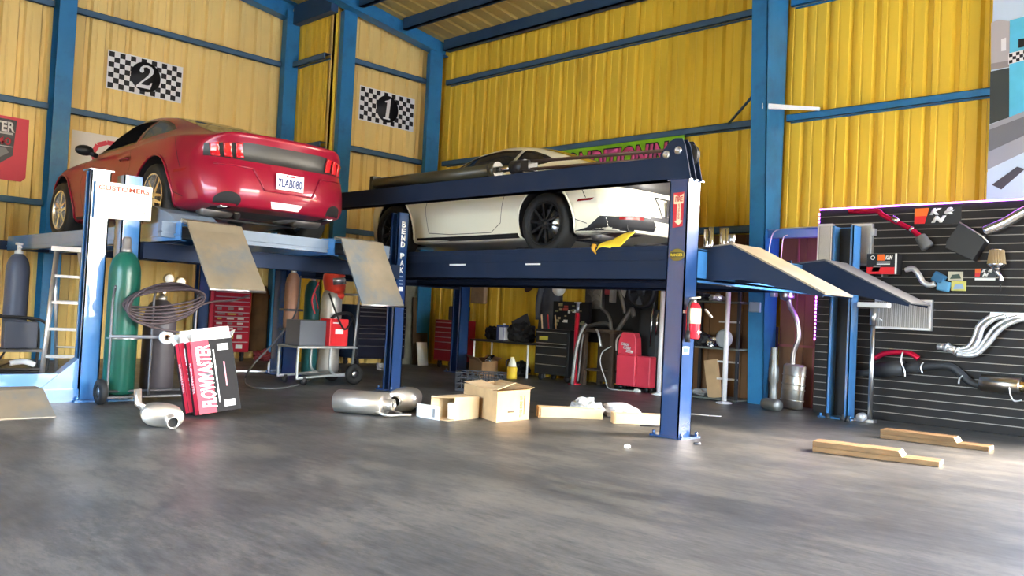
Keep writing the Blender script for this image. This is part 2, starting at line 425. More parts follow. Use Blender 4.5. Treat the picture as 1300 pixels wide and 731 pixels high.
# flange brace from the main column to the girt, and its dark partner
p = ay_(1040, 138, 10.46); q = V((-5.56, tap(3.95), ay_(962, 135, tap(3.95)).z))
b = MB(); dz = V((0, 0, .035)); b.add([q-dz, p-dz*.6, p+dz*.6, q+dz, q-dz+V((0, .03, 0)), p-dz*.6+V((0, .03, 0)), p+dz*.6+V((0, .03, 0)), q+dz+V((0, .03, 0))], [(0, 1, 2, 3), (4, 7, 6, 5), (0, 4, 5, 1), (3, 2, 6, 7), (0, 3, 7, 4), (1, 5, 6, 2)])
trim(b, mat('galvanised_brace', (.60, .66, .72), .35, .6))
p = ay_(925, 157, 10.46); q = V((-5.70, tap(3.95)+.05, 3.98))
b = MB(); b.tube([p, q], .018, 4); trim(b, PURL)

# ---------------------------------------------------------------- light: sky through the open sides of the shop
W = bpy.data.worlds.new('sky'); SC.world = W; W.use_nodes = True
wn = W.node_tree.nodes; wl = W.node_tree.links
sky = wn.new('ShaderNodeTexSky'); sky.sky_type = 'NISHITA'; sky.sun_disc = False; sky.sun_elevation = math.radians(40); sky.sun_rotation = math.radians(42); sky.air_density = 1.0; sky.dust_density = 3.2
bg = wn['Background']; bg.inputs['Strength'].default_value = 2.2
wl.new(sky.outputs['Color'], bg.inputs['Color'])
def area(name, loc, rot, sx, sy, power, col=(1, 1, 1)):
    ld = bpy.data.lights.new(name, 'AREA'); ld.shape = 'RECTANGLE'; ld.size = sx; ld.size_y = sy; ld.energy = power; ld.color = col
    o = bpy.data.objects.new(name, ld); COL.objects.link(o); o.location = loc; o.rotation_euler = rot; return o
SC.view_settings.view_transform = 'Standard'; SC.view_settings.look = 'None'; SC.view_settings.gamma = 1; SC.view_settings.use_curve_mapping = False
SC.view_settings.exposure = 2.05
# ---------------------------------------------------------------- four-post lifts
LET = mat('white_lettering', (.82, .82, .80), .5)
def channel(b, x0, x1, y0, y1, h, open_side, t=.012):
    """C-section post, open towards open_side (+y/-y)"""
    b.box((x0, y0, 0), (x0+t, y1, h)); b.box((x1-t, y0, 0), (x1, y1, h))
    if open_side == '+y': b.box((x0, y0, 0), (x1, y0+t, h))
    else: b.box((x0, y1-t, 0), (x1, y1, h))
    # lips
    yl = y1-t if open_side == '+y' else y0
    b.box((x0, yl, 0), (x0+.035, yl+t, h)); b.box((x1-.035, yl, 0), (x1, yl+t, h))
def post(parent, x0, x1, y0, y1, h, open_side, mt=POSTB, cap=True):
    b = MB(); channel(b, x0, x1, y0, y1, h, open_side)
    o = b.build('column', mt, parent)
    b = MB(); b.box((x0-.07, y0-.05, 0), (x1+.07, y1+.05, .018))
    for sx in (x0-.045, x1+.045):
        for sy in (y0-.02, y1+.02): b.cyl((sx, sy, .018), (sx, sy, .05), .016, seg=6)
    b.build('base_plate', mt, o)
    ym = y1-.014 if open_side == '-y' else y0+.014
    b = MB(); b.box((x0+.013, ym-.0015, .02), (x1-.013, ym+.0015, h-.01)); lab(b.build('inner_plate', BLACK, o), 'thin black plate inside the post')  # flat black plate laid over the inner web of the post
    if cap:
        b = MB(); b.box((x0-.02, y0-.02, h), (x1+.02, y1+.02, h+.012)); b.build('top_plate', mt, o)
    return o
def runway(parent, x0, x1, y0, y1, z0, z1, mt, side=None):
    b = MB(); b.box((x0, y0, z1-.012), (x1, y1, z1))
    for ya, yb in ((y0, y0+.012), (y1-.012, y1)): b.box((x0, ya, z0), (x1, yb, z1-.013))
    b.box((x0, y0, z0), (x1, y0+.06, z0+.01)); b.box((x0, y1-.06, z0), (x1, y1, z0+.01))
    b.box((x0, y0-.012, z1-.10), (x1, y0-.001, z1-.085)) 
    n = 6
    for i in range(1, n):
        x = x0+(x1-x0)*i/n; b.box((x-.03, y0+.013, z0+.02), (x+.03, y1-.013, z1-.05))
    o = b.build('runway', mt, parent)
    b = MB()
    for y in (y0+.004, y1-.022): b.box((x0, y, z1+.001), (x1, y+.018, z1+.035))
    b.build('side_rail', mt, o); return o

# lift under the white car -------------------------------------------------------------
L1 = thing('four_post_lift', (-7.4, 8.07, 0), 'navy four-post lift raised under the white car, cylinder along its top beam', 'car lift')
nc = post(L1, -4.41, -4.22, 6.375, 6.57, 2.235, '+y')
post(L1, -4.40, -4.15, 9.60, 9.80, 2.18, '-y', LIFTL, cap=False)
post(L1, -10.93, -10.62, 6.335, 6.56, 2.235, '+y'); post(L1, -10.80, -10.60, 9.55, 9.75, 2.18, '-y', POSTB)
b = MB(); b.box((-10.80, 6.37, 2.25), (-4.46, 6.51, 2.452)); b.box((-10.80, 6.362, 2.25), (-4.46, 6.515, 2.262)); tb = b.build('top_beam', LIFTB, L1, bevel=.004)
# pulley plates at the rear end of the top beam
poly = [ay_(*p, 6.345) for p in ((839.7, 227.5), (838, 196), (850, 180), (857, 175.4), (866, 175.2), (869.5, 183), (877, 226.5))]
poly = [(p.x, p.z) for p in poly]
for y in (6.345, 6.43, 6.52):
    b = MB(); b.prism(poly, y, y+.012, 'Y'); pp = b.build('pulley_plate', LIFTB, L1)
    if y < 6.4:
        for px, py in ((846.5, 196.3), (861.5, 191)):
            b = MB(); c = ay_(px, py, 6.345); b.lathe([(0.028, 0), (.036, .004), (.036, .014), (.020, .016), (.020, .004), (0, .004)], 20, Matrix.Translation((c.x, 6.345, c.z)) @ Matrix.Rotation(PI/2, 4, 'X'))
            lab(b.build('pulley_pin', STEEL, pp), 'steel pulley pin')
for px, py in ((846.5, 196.3), (861.5, 191)):
    b = MB(); c = ay_(px, py, 6.345); b.lathe([(.02, 0), (.105, 0), (.105, .012), (.09, .022), (.105, .032), (.105, .045), (.02, .045)], 24, Matrix.Translation((c.x+.01, 6.51, c.z-.02)) @ Matrix.Rotation(PI/2, 4, 'X'))
    b.build('pulley', BLACK, L1)
# hydraulic cylinder and cables along the beam
zc = 2.53; yc = 6.44
xa, xb_, xc, xd = ay_(477, 238, yc).x, ay_(628, 205, yc).x, ay_(652, 205, yc).x, ay_(668, 205, yc).x
b = MB(); b.cyl((xa, yc, zc), (xb_, yc, zc), .068, seg=24); b.cyl((xb_-.03, yc, zc), (xb_+.06, yc, zc), .085, seg=20); b.box((xa-.05, yc-.06, 2.452), (xa+.02, yc+.06, 2.62))
cy = b.build('hydraulic_cylinder', mat('olive_black_paint', (.034, .032, .020), .36, spec=.4), L1)
b = MB(); b.cyl((xb_, yc, zc), (xc+.05, yc, zc), .034); lab(b.build('piston_rod', CHROME, cy), 'chrome piston rod')
b = MB(); b.cyl((xc, yc, zc), (xd, yc, zc), .075, seg=18); b.box((xd-.02, yc-.07, zc-.05), (xd+.10, yc+.07, zc+.05)); b.build('clevis', BLACK, L1)
pe = ay_(846, 196, 6.42)
for dz in (.045, -.035):
    for dy in (-.03, .03):
        b = MB(); b.tube([(xd+.08, yc+dy, zc+dz), (pe.x, yc+dy, pe.z+dz*.9)], .011, 8); b.build('lift_cable', mat('greasy_cable', (.10, .06, .045), .5, .3), L1)
# cross beams
for x in (-4.32, -10.70):
    b = MB(); b.box((x-.05, 6.58, 1.36), (x+.05, 9.58, 1.40)); b.box((x-.05, 6.58, 1.38), (x-.04, 9.58, 1.66)); b.box((x+.04, 6.58, 1.38), (x+.05, 9.58, 1.66)); b.box((x-.05, 6.58, 1.64), (x+.05, 9.58, 1.655))
    b.build('cross_beam', LIFTL if x > -5 else LIFTB, L1)
Z1 = 1.675
rn = []
for y0, y1 in ((6.80, 7.31), (8.64, 9.15)): 
    r = runway(L1, -10.62, -4.40, y0, y1, 1.385, Z1, LIFTB); rn.append(r)
    # ramp hinged on the rear end
    b = MB(); b.prism([(-4.40, Z1-.012), (-4.03, Z1+.03), (-3.17, 1.285), (-3.175, 1.258), (-3.9, 1.395), (-4.40, 1.385)], y0-.001, y0+.012, 'Y')
    b.prism([(-4.40, Z1-.012), (-4.03, Z1+.03), (-3.17, 1.285), (-3.175, 1.258), (-3.9, 1.395), (-4.40, 1.385)], y1-.012, y1, 'Y')
    rp = b.build('ramp', LIFTB, L1)
    b = MB(); b.prism([(-4.395, Z1+.002), (-4.03, Z1+.045), (-3.15, 1.295), (-3.155, 1.281), (-4.03, Z1+.03), (-4.395, Z1-.011)], y0-.012, y1+.012, 'Y')
    lab(b.build('tread_plate', PLATE if y0 < 8 else mat('dark_tread', (.07, .075, .08), .5, .3), rp), 'worn tread plate of the ramp')
for x, w in ((-7.76, .28), (-6.52, .22)):
    b = MB(); b.box((x, 6.783, 1.535), (x+w, 6.786, 1.552)); lab(b.build('sticker_strip', WHITE, rn[0]), 'white sticker strip')
# stickers on the near column: fire extinguisher arrow, yellow oval, lower label
RED_ST = mat('red_sticker', (.45, .02, .03), .5); CRM = mat('cream_sticker', (.72, .60, .40), .5)
def yface(px, py, y=6.374): p = ay_(px, py, y); return (p.x, p.z)
b = MB(); b.prism([yface(*p) for p in ((855.5, 245), (869, 243.5), (866.5, 287), (854, 289))], 6.371, 6.375, 'Y'); st = b.build('fire_sign', RED_ST, nc)
b = MB(); b.prism([yface(*p) for p in ((856.3, 247), (862.5, 249.5), (868.5, 245.5), (867.6, 258), (864.8, 258), (863.8, 279.5), (866.8, 280), (861.5, 286), (856.0, 280.6), (859.0, 280), (860.0, 259), (856.0, 259))], 6.369, 6.3712, 'Y'); lab(b.build('arrow', CRM, st), 'cream arrow pointing down')
c = ay_(862.2, 252.5, 6.368); text('lettering', 'FIRE', frame(c, (1, 0, 0), (0, 0, 1)), .045, RED_ST, st, width=.075, bold=.02)
c = ay_(861.8, 268.5, 6.368); text('lettering', 'EXTINGUISHER', frame(c, (0, 0, -1), (1, 0, 0)), .018, RED_ST, st, width=.135, bold=.01)
c = ay_(859.5, 323.5, 6.372)
b = MB(); b.lathe([(0, 0), (.5, 0), (.5, .003), (0, .003)], 28, frame(c, (1, 0, 0), (0, 0, 1)) @ Matrix.Diagonal((.155, .105, 1, 1))); st = b.build('oval_sticker', mat('gold_sticker', (.20, .15, .03), .5), nc)
b = MB(); b.box((c.x-.068, 6.366, c.z-.02), (c.x+.068, 6.369, c.z+.022)); b.build('band', mat('black_sticker', (.02, .02, .01), .5), st)
text('lettering', 'RANGER', frame((c.x, 6.3665, c.z), (1, 0, 0), (0, 0, 1)), .026, mat('yellow_sticker', (.75, .55, .03), .5), st, width=.12, bold=.02)
p = ax_(871, 444.5, -4.219); b = MB(); b.box((-4.2195, p.y-.055, p.z-.035), (-4.217, p.y+.045, p.z+.03)); st = b.build('label', mat('pale_blue_label', (.55, .66, .78), .5), nc)
b = MB(); b.box((-4.2175, p.y-.045, p.z-.02), (-4.216, p.y+.03, p.z+.018)); b.build('print', mat('blue_print', (.03, .08, .25), .5), st)

# lift under the red car --------------------------------------------------------------
L2 = thing('four_post_lift', (-10.4, 4.9, 0), 'blue four-post lift raised under the red car, two steel ramps hanging down', 'car lift')
post(L2, -8.60, -8.43, 3.24, 3.42, 2.14, '+y', LIFTL, cap=False)
bp_ = post(L2, -8.60, -8.445, 6.53, 6.69, 2.17, '-y', POSTB, cap=False)
post(L2, -13.40, -13.22, 3.24, 3.42, 2.14, '+y'); post(L2, -13.42, -13.24, 6.35, 6.53, 2.14, '-y')
for i, ch in enumerate('BEND PAK'):
    if ch == ' ': continue
    ps = [(512.8, 285), (512.4, 293.5), (512.0, 302), (511.6, 310.5), None, (510.5, 325), (510.0, 334), (509.4, 343)][i]
    p = ax_(*ps, -8.444); text('lettering', ch, frame((-8.444, 6.61, p.z), (0, 1, 0), (0, 0, 1)), .072, LET, bp_, width=.062, bold=.035)
for k, py in enumerate((351, 356, 360.5)):
    p = ax_(508.5, py, -8.444); b = MB(); b.box((-8.445, 6.585, p.z-.008), (-8.443, 6.64, p.z+.008)); b.build('print', mat('blue_grey_print', (.22, .30, .42), .5), bp_)
p = ax_(507.6, 366, -8.444); b = MB(); b.box((-8.445, 6.58, p.z-.03), (-8.443, 6.645, p.z+.02)); lab(b.build('label', WHITE, bp_), 'small white label')
ZR = 1.68
for y0, y1 in ((3.56, 4.10), (5.24, 5.78)):
    runway(L2, -13.15, -7.87, y0, y1, 1.525, ZR, LIFTL)
b = MB(); b.box((-8.06, 3.43, 1.56), (-7.98, 6.06, 1.70)); b.box((-8.075, 3.43, 1.60), (-7.965, 6.06, 1.612)); lab(b.build('cross_beam', LIFTG, L2), 'grey blue rear cross beam')
b = MB(); b.box((-8.50, 3.43, 1.36), (-8.36, 6.52, 1.52)); b.build('cross_beam', LIFTB, L2)
b = MB(); b.box((-13.3, 3.43, 1.54), (-13.2, 6.34, 1.66)); b.build('cross_beam', LIFTB, L2)
def hang_ramp(q, y0, y1):
    """q: photo points hinge-left, tip-left; steel plate hanging off the runway end"""
    h = V((-7.86, y0, 1.725)); tip = ay_(*q, y0)
    b = MB(); d = (tip-h); n = V((-d.z, 0, d.x)).normalized()*.012
    kx = h+d*.10+V((.05, 0, .0))
    prof = [h, h+V((.12, 0, -.015)), kx+V((.06, 0, -.03)), tip]
    pr2 = [(p.x, p.z) for p in prof]; lo = [(p.x-.012, p.z-.012) for p in prof[::-1]]
    b.prism(pr2+lo, y0, y1, 'Y'); r = b.build('ramp', PLATE, L2)
    b = MB(); b.cyl((h.x, y0, h.z-.01), (h.x, y1, h.z-.01), .02); b.build('hinge_pin', STEEL, r); b = MB(); b.cyl((tip.x-.01, y0, tip.z-.005), (tip.x-.01, y1, tip.z-.005), .012); b.build('tip_rod', STEEL, r)
    lab(r, 'worn steel ramp plate hanging from the runway end')
hang_ramp((267, 366), 3.56, 4.10); hang_ramp((460, 386), 5.24, 5.78)
b = MB(); b.prism([(-8.9, ZR+.001), (-8.0, ZR+.001), (-8.25, ZR+.13), (-8.62, ZR+.22)], 3.60, 4.06, 'Y'); lab(b.build('wheel_wedge', LIFTG, L2), 'grey wedge behind the near rear wheel')

# lift at the far left, lowered --------------------------------------------------------
L3 = thing('four_post_lift', (-9.5, 2.0, 0), 'lowered lift at the left edge, its steel ramp plate resting on the floor', 'car lift')
post(L3, -8.60, -8.45, 2.95, 3.125, 2.145, '-y', LIFTL, cap=True)
b = MB(); b.box((-8.58, .4, .10), (-8.46, 2.94, .26)); b.box((-8.60, 2.62, .0), (-8.44, 2.95, .12)); b.build('cross_beam', LIFTL, L3)
b = MB(); b.prism([(2.62, .12), (2.94, .12), (2.94, .40)], -8.59, -8.45, 'X'); b.build('gusset', LIFTL, L3)
b = MB(); b.box((-12.5, 1.55, .16), (-8.40, 2.10, .30)); b.build('runway', LIFTB, L3)
yq = 2.44
t = ay_(45, 490, yq)
b = MB(); b.prism([(t.x, t.z), (t.x+.2, t.z-.005), (-7.44, .012), (-7.44, 0.001), (t.x, t.z-.02)], 1.5, yq, 'Y'); lab(b.build('ramp', PLATE, L3), 'worn steel ramp plate')
# ---------------------------------------------------------------- cars: two-door fastback coupes
def pchip(xs, ys):
    xs = np.array(xs, float); ys = np.array(ys, float); h = np.diff(xs); d = np.diff(ys)/h; m = np.zeros(len(xs))
    for i in range(1, len(xs)-1):
        if d[i-1]*d[i] > 0:
            w1 = 2*h[i]+h[i-1]; w2 = h[i]+2*h[i-1]; m[i] = (w1+w2)/(w1/d[i-1]+w2/d[i])
    m[0] = d[0]; m[-1] = d[-1]
    def f(x):
        x = min(max(x, xs[0]), xs[-1]); i = min(int(np.searchsorted(xs, x, 'right'))-1, len(xs)-2); t = (x-xs[i])/h[i]
        return float((2*t**3-3*t*t+1)*ys[i]+(t**3-2*t*t+t)*h[i]*m[i]+(-2*t**3+3*t*t)*ys[i+1]+(t**3-t*t)*h[i]*m[i+1])
    return f
LEN = 4.72
f_zb = pchip([0, .5, .92, 1.5, 3.0, 3.64, 4.3, 4.72], [.22, .18, .17, .16, .16, .18, .22, .25])
f_zt = pchip([0, .15, .5, .95, 1.32, 1.44, 1.72, 2.02, 2.34, 2.62, 3.0, 3.4, 3.8, 4.12, 4.38, 4.56, 4.72], [.70, .765, .86, .93, .98, .995, 1.160, 1.300, 1.362, 1.381, 1.35, 1.245, 1.105, 1.025, .995, 1.0, .985])
f_zs = pchip([0, .3, .8, 1.5, 2.2, 3.0, 3.45, 3.9, 4.4, 4.72], [.66, .74, .845, .905, .925, .945, .965, .965, .945, .91])
f_wm = pchip([0, .3, .92, 1.6, 2.3, 3.0, 3.64, 4.3, 4.784], [.84, .89, .948, .925, .918, .932, .958, .925, .86])
f_ws = pchip([0, .3, .92, 1.6, 2.3, 3.0, 3.64, 4.3, 4.784], [.70, .78, .88, .865, .86, .875, .875, .82, .76])
f_wr = pchip([0, 1.32, 1.57, 2.02, 2.6, 3.2, 3.8, 4.1, 4.784], [.52, .60, .60, .575, .57, .54, .52, .56, .58])
f_dr = pchip([0, 1.25, 2.0, 3.1, 4.0, 4.784], [.02, .02, .055, .05, .02, .015])
def sect(u):
    zb, zt, zs, wm, ws, wr = f_zb(u), f_zt(u), f_zs(u), f_wm(u), f_ws(u), f_wr(u); zr = zt-f_dr(u)
    zs = min(zs, zr-.004)
    gh = max(0., min(1., (zr-zs-.05)/.25))
    P = [(0, zb), (.55*wm, zb), (wm-.11, zb+.02), (wm-.045, zb+.12), (wm-.004, .50), (wm, .62), (wm-.018, .74), (ws+.030, zs-.045), (ws-.025, zs), (ws+(wr-ws)*.5+.03*gh, zs+(zr-zs)*.52), (wr, zr), (wr*.55, zt-.35*(zt-zr)*.5), (0, zt)]
    P = [V((a, 0, c)) for a, c in P]; out = []
    for i in range(len(P)-1):
        p0 = P[i-1] if i > 0 else V((-P[1].x, 0, P[1].z)); p3 = P[i+2] if i+2 < len(P) else V((-P[-2].x, 0, P[-2].z)); p1, p2 = P[i], P[i+1]
        for k in range(4):
            t = k/4; q = .5*((2*p1)+(p2-p0)*t+(2*p0-5*p1+4*p2-p3)*t*t+(3*p1-p0-3*p2+p3)*t**3); out.append((max(q.x, 0), q.z))
    out.append((0, zt)); return out
f_tail = pchip([.0, .12, .26, .38, .50, .64, .70, .76, .88, .96, 1.0, 1.5], [4.42, 4.54, 4.655, 4.704, 4.698, 4.665, 4.635, 4.62, 4.635, 4.665, 4.62, 4.58])
f_nose = pchip([.0, .16, .24, .40, .55, .68, .76, .84, 1.2], [.20, .14, .05, .02, .0, .02, .10, .25, .4])
def tailx(y, z): return f_tail(z)-.42*min(1, abs(y)/.93)**4.2-.03*(y/.95)**2
def nosex(y, z): return f_nose(z)+.42*min(1, abs(y)/.92)**3.2+.05*(y/.9)**2
UR, UF = 4.05, .85
def body_mesh():
    st = [0, .08, .18, .3, .45, .6, .75]+list(np.linspace(.88, 4.0, 44))+[4.12, 4.24, 4.36, 4.46, 4.53, 4.59, 4.64, 4.68, 4.72]
    bm = bmesh.new(); rings = []
    def pos(u, y, z):
        if u > UR:
            t = (u-UR)/(LEN-UR); return UR+(tailx(y, z)-UR)*t
        if u < UF:
            t = (UF-u)/UF; return UF+(nosex(y, z)-UF)*t
        return u
    for u in st:
        s = sect(u); full = s+[(-a, c) for a, c in s[-2:0:-1]]
        rings.append([bm.verts.new((pos(u, y, z), y, z)) for y, z in full])
    n = len(rings[0])
    for A, B in zip(rings[:-1], rings[1:]):
        for k in range(n): bm.faces.new((A[k], A[(k+1) % n], B[(k+1) % n], B[k]))
    def cap(ring, fx, zc):
        prev = ring
        for k in (.93, .84, .72, .58, .42, .22):
            cur = []
            for v in ring:
                y, z = v.co.y*k, zc+(v.co.z-zc)*k; cur.append(bm.verts.new((fx(y, z), y, z)))
            for i in range(n): bm.faces.new((prev[i], prev[(i+1) % n], cur[(i+1) % n], cur[i]))
            prev = cur
        bm.faces.new(prev)
    cap(rings[-1], tailx, .68); cap(rings[0], nosex, .45)
    bmesh.ops.recalc_face_normals(bm, faces=bm.faces)
    for f in bm.faces: f.smooth = True
    return bm
MAIN_WIN = [(1.62, .985), (1.75, 1.075), (1.95, 1.165), (2.15, 1.238), (2.38, 1.276), (2.64, 1.286), (2.93, 1.272), (2.90, .995), (2.4, .985)]
QUART_WIN = [(2.98, 1.02), (3.00, 1.264), (3.14, 1.238), (3.32, 1.178), (3.52, 1.095), (3.45, 1.06), (3.2, 1.035)]
def tmp_obj(bm, mats):
    me = bpy.data.meshes.new('tmp'); bm.to_mesh(me); bm.free()
    for k in mats: me.materials.append(k)
    o = bpy.data.objects.new('tmp', me); COL.objects.link(o); return o
WELL = mat('wheel_well_lining', (.012, .012, .013), .8); CABIN = mat('dark_cabin_trim', (.018, .017, .017), .7)
def cut_body(paint):
    o = tmp_obj(body_mesh(), [paint, WELL, CABIN]); cutters = []
    for u in (.92, 3.64):
        for sgn in (-1, 1):
            b = MB(); b.cyl((u, sgn*.60, .362), (u, sgn*1.2, .362), .408, seg=48); b.mi = 0
            for f in b.bm.faces: f.material_index = 1
            bmesh.ops.recalc_face_normals(b.bm, faces=b.bm.faces); cutters.append(tmp_obj(b.bm, [paint, WELL, CABIN]))
    for poly in (MAIN_WIN, QUART_WIN):
        b = MB(); b.prism(poly, -1.2, 1.2, 'Y')
        for f in b.bm.faces: f.material_index = 2
        bmesh.ops.recalc_face_normals(b.bm, faces=b.bm.faces); cutters.append(tmp_obj(b.bm, [paint, WELL, CABIN]))
    for c in cutters:
        md = o.modifiers.new('b', 'BOOLEAN'); md.operation = 'DIFFERENCE'; md.solver = 'EXACT'; md.object = c; md.material_mode = 'INDEX' if hasattr(md, 'material_mode') else md.material_mode
    me = evaluated_mesh(o); 
    for c in cutters+[o]: d = c.data; bpy.data.objects.remove(c); bpy.data.meshes.remove(d)
    # drop the shading of the flat cut walls
    while len(me.materials) < 3: me.materials.append((paint, WELL, CABIN)[len(me.materials)])
    for i, k in enumerate((paint, WELL, CABIN)): me.materials[i] = k
    for p in me.polygons: p.use_smooth = p.material_index == 0
    return me
_bm = body_mesh(); BODY_BVH = BVHTree.FromBMesh(_bm)
_rings_bm = _bm
def patch(poly, axis, sgn, off=.004, step=.04, thick=.0):
    """polygon projected on to the body. axis 'Y': poly in (u,z), from the side sgn; 'X': poly in (y,z), from behind (+) or front (-); 'Z': poly in (u,y), from above"""
    bm = bmesh.new()
    vs = [bm.verts.new((a, b_, 0)) for a, b_ in poly]; bm.faces.new(vs)
    lo = [min(p[i] for p in poly) for i in (0, 1)]; hi = [max(p[i] for p in poly) for i in (0, 1)]
    for i in (0, 1):
        n = int((hi[i]-lo[i])/step)
        for k in range(1, n+1):
            c = lo[i]+(hi[i]-lo[i])*k/(n+1); pt = [0, 0, 0]; pt[i] = c; no = [0, 0, 0]; no[i] = 1
            bmesh.ops.bisect_plane(bm, geom=list(bm.verts)+list(bm.edges)+list(bm.faces), plane_co=pt, plane_no=no)
    bad = []
    for v in bm.verts:
        a, c = v.co.x, v.co.y
        if axis == 'Y': o, d = V((a, sgn*3, c)), V((0, -sgn, 0))
        elif axis == 'X': o, d = V((2.4+sgn*6, a, c)), V((-sgn, 0, 0))
        else: o, d = V((a, c, 4)), V((0, 0, -1))
        h, n, _, _ = BODY_BVH.ray_cast(o, d)
        if h is None: bad.append(v); continue
        v.co = h-d*off
    if bad: bmesh.ops.delete(bm, geom=bad, context='VERTS')
    for f in bm.faces: f.smooth = True
    return bm
def add_patch(name, bm, mt, root, off=None):
    me = bpy.data.meshes.new(name)
    bmesh.ops.recalc_face_normals(bm, faces=bm.faces)
    bm.to_mesh(me); bm.free(); me.materials.append(mt); o = bpy.data.objects.new(name, me); COL.objects.link(o); o.parent = root; return o
def merge(bms):
    out = bmesh.new()
    for k in bms:
        me = bpy.data.meshes.new('t'); k.to_mesh(me); k.free(); out.from_mesh(me); bpy.data.meshes.remove(me)
    return out
def strip(pts, w=.007):
    """thin ribbon along a polyline in patch space"""
    out = []
    for (a, b_), (c, d) in zip(pts[:-1], pts[1:]):
        L_ = math.hypot(c-a, d-b_); nx, ny = -(d-b_)/L_*w/2, (c-a)/L_*w/2
        out.append([(a-nx, b_-ny), (c-nx, d-ny), (c+nx, d+ny), (a+nx, b_+ny)])
    return out
def wheel(root, u, side, spin, rimmat, style, name='wheel'):
    M = Matrix.Translation((u, side*.945, .345)) @ Matrix.Rotation(-side*PI/2, 4, 'X') @ Matrix.Rotation(spin, 4, 'Z')
    b = MB(); b.lathe([(.235, -.245), (.29, -.255), (.325, -.245), (.341, -.225), (.346, -.19), (.346, -.07), (.341, -.03), (.325, -.008), (.29, 0.0), (.245, -.01), (.238, -.03), (.238, -.22), (.235, -.245)], 48, M)
    o = b.build(name, RUBBER); o.parent = root; 
    # build() centred it, undo to local space
    b = MB(); b.lathe([(.238, -.22), (.245, -.012), (.236, -.006), (.222, -.02), (.215, -.06), (.205, -.20), (.0, -.20)], 48, M)
    n = 5 if style == 'five' else 10
    for k in range(n):
        R = M @ Matrix.Rotation(2*PI*k/n, 4, 'Z')
        if style == 'five':
            for s in (-1, 1):
                b.add([(.03, s*.006, -.012), (.225, s*.012+s*.018, -.022), (.225, s*.052, -.026), (.04, s*.045, -.018), (.03, s*.006, -.06), (.225, s*.03, -.09), (.225, s*.052, -.09), (.04, s*.045, -.06)], [(0, 1, 2, 3), (4, 7, 6, 5), (0, 4, 5, 1), (2, 6, 7, 3), (1, 5, 6, 2)], M=R)
        else:
            b.add([(.04, -.012, -.02), (.225, -.016, -.02), (.225, .016, -.02), (.04, .012, -.02), (.04, -.012, -.06), (.225, -.008, -.07), (.225, .008, -.07), (.04, .012, -.06)], [(0, 1, 2, 3), (4, 7, 6, 5), (0, 4, 5, 1), (2, 6, 7, 3), (1, 5, 6, 2)], M=R)
    b.lathe([(0, -.004), (.03, -.006), (.034, -.02), (.062, -.022), (.066, -.06), (0, -.06)], 24, M)
    r = b.build('rim', rimmat); r.parent = o
    return o, r, M
def fix_child(o, parent_obj):
    o.parent = parent_obj
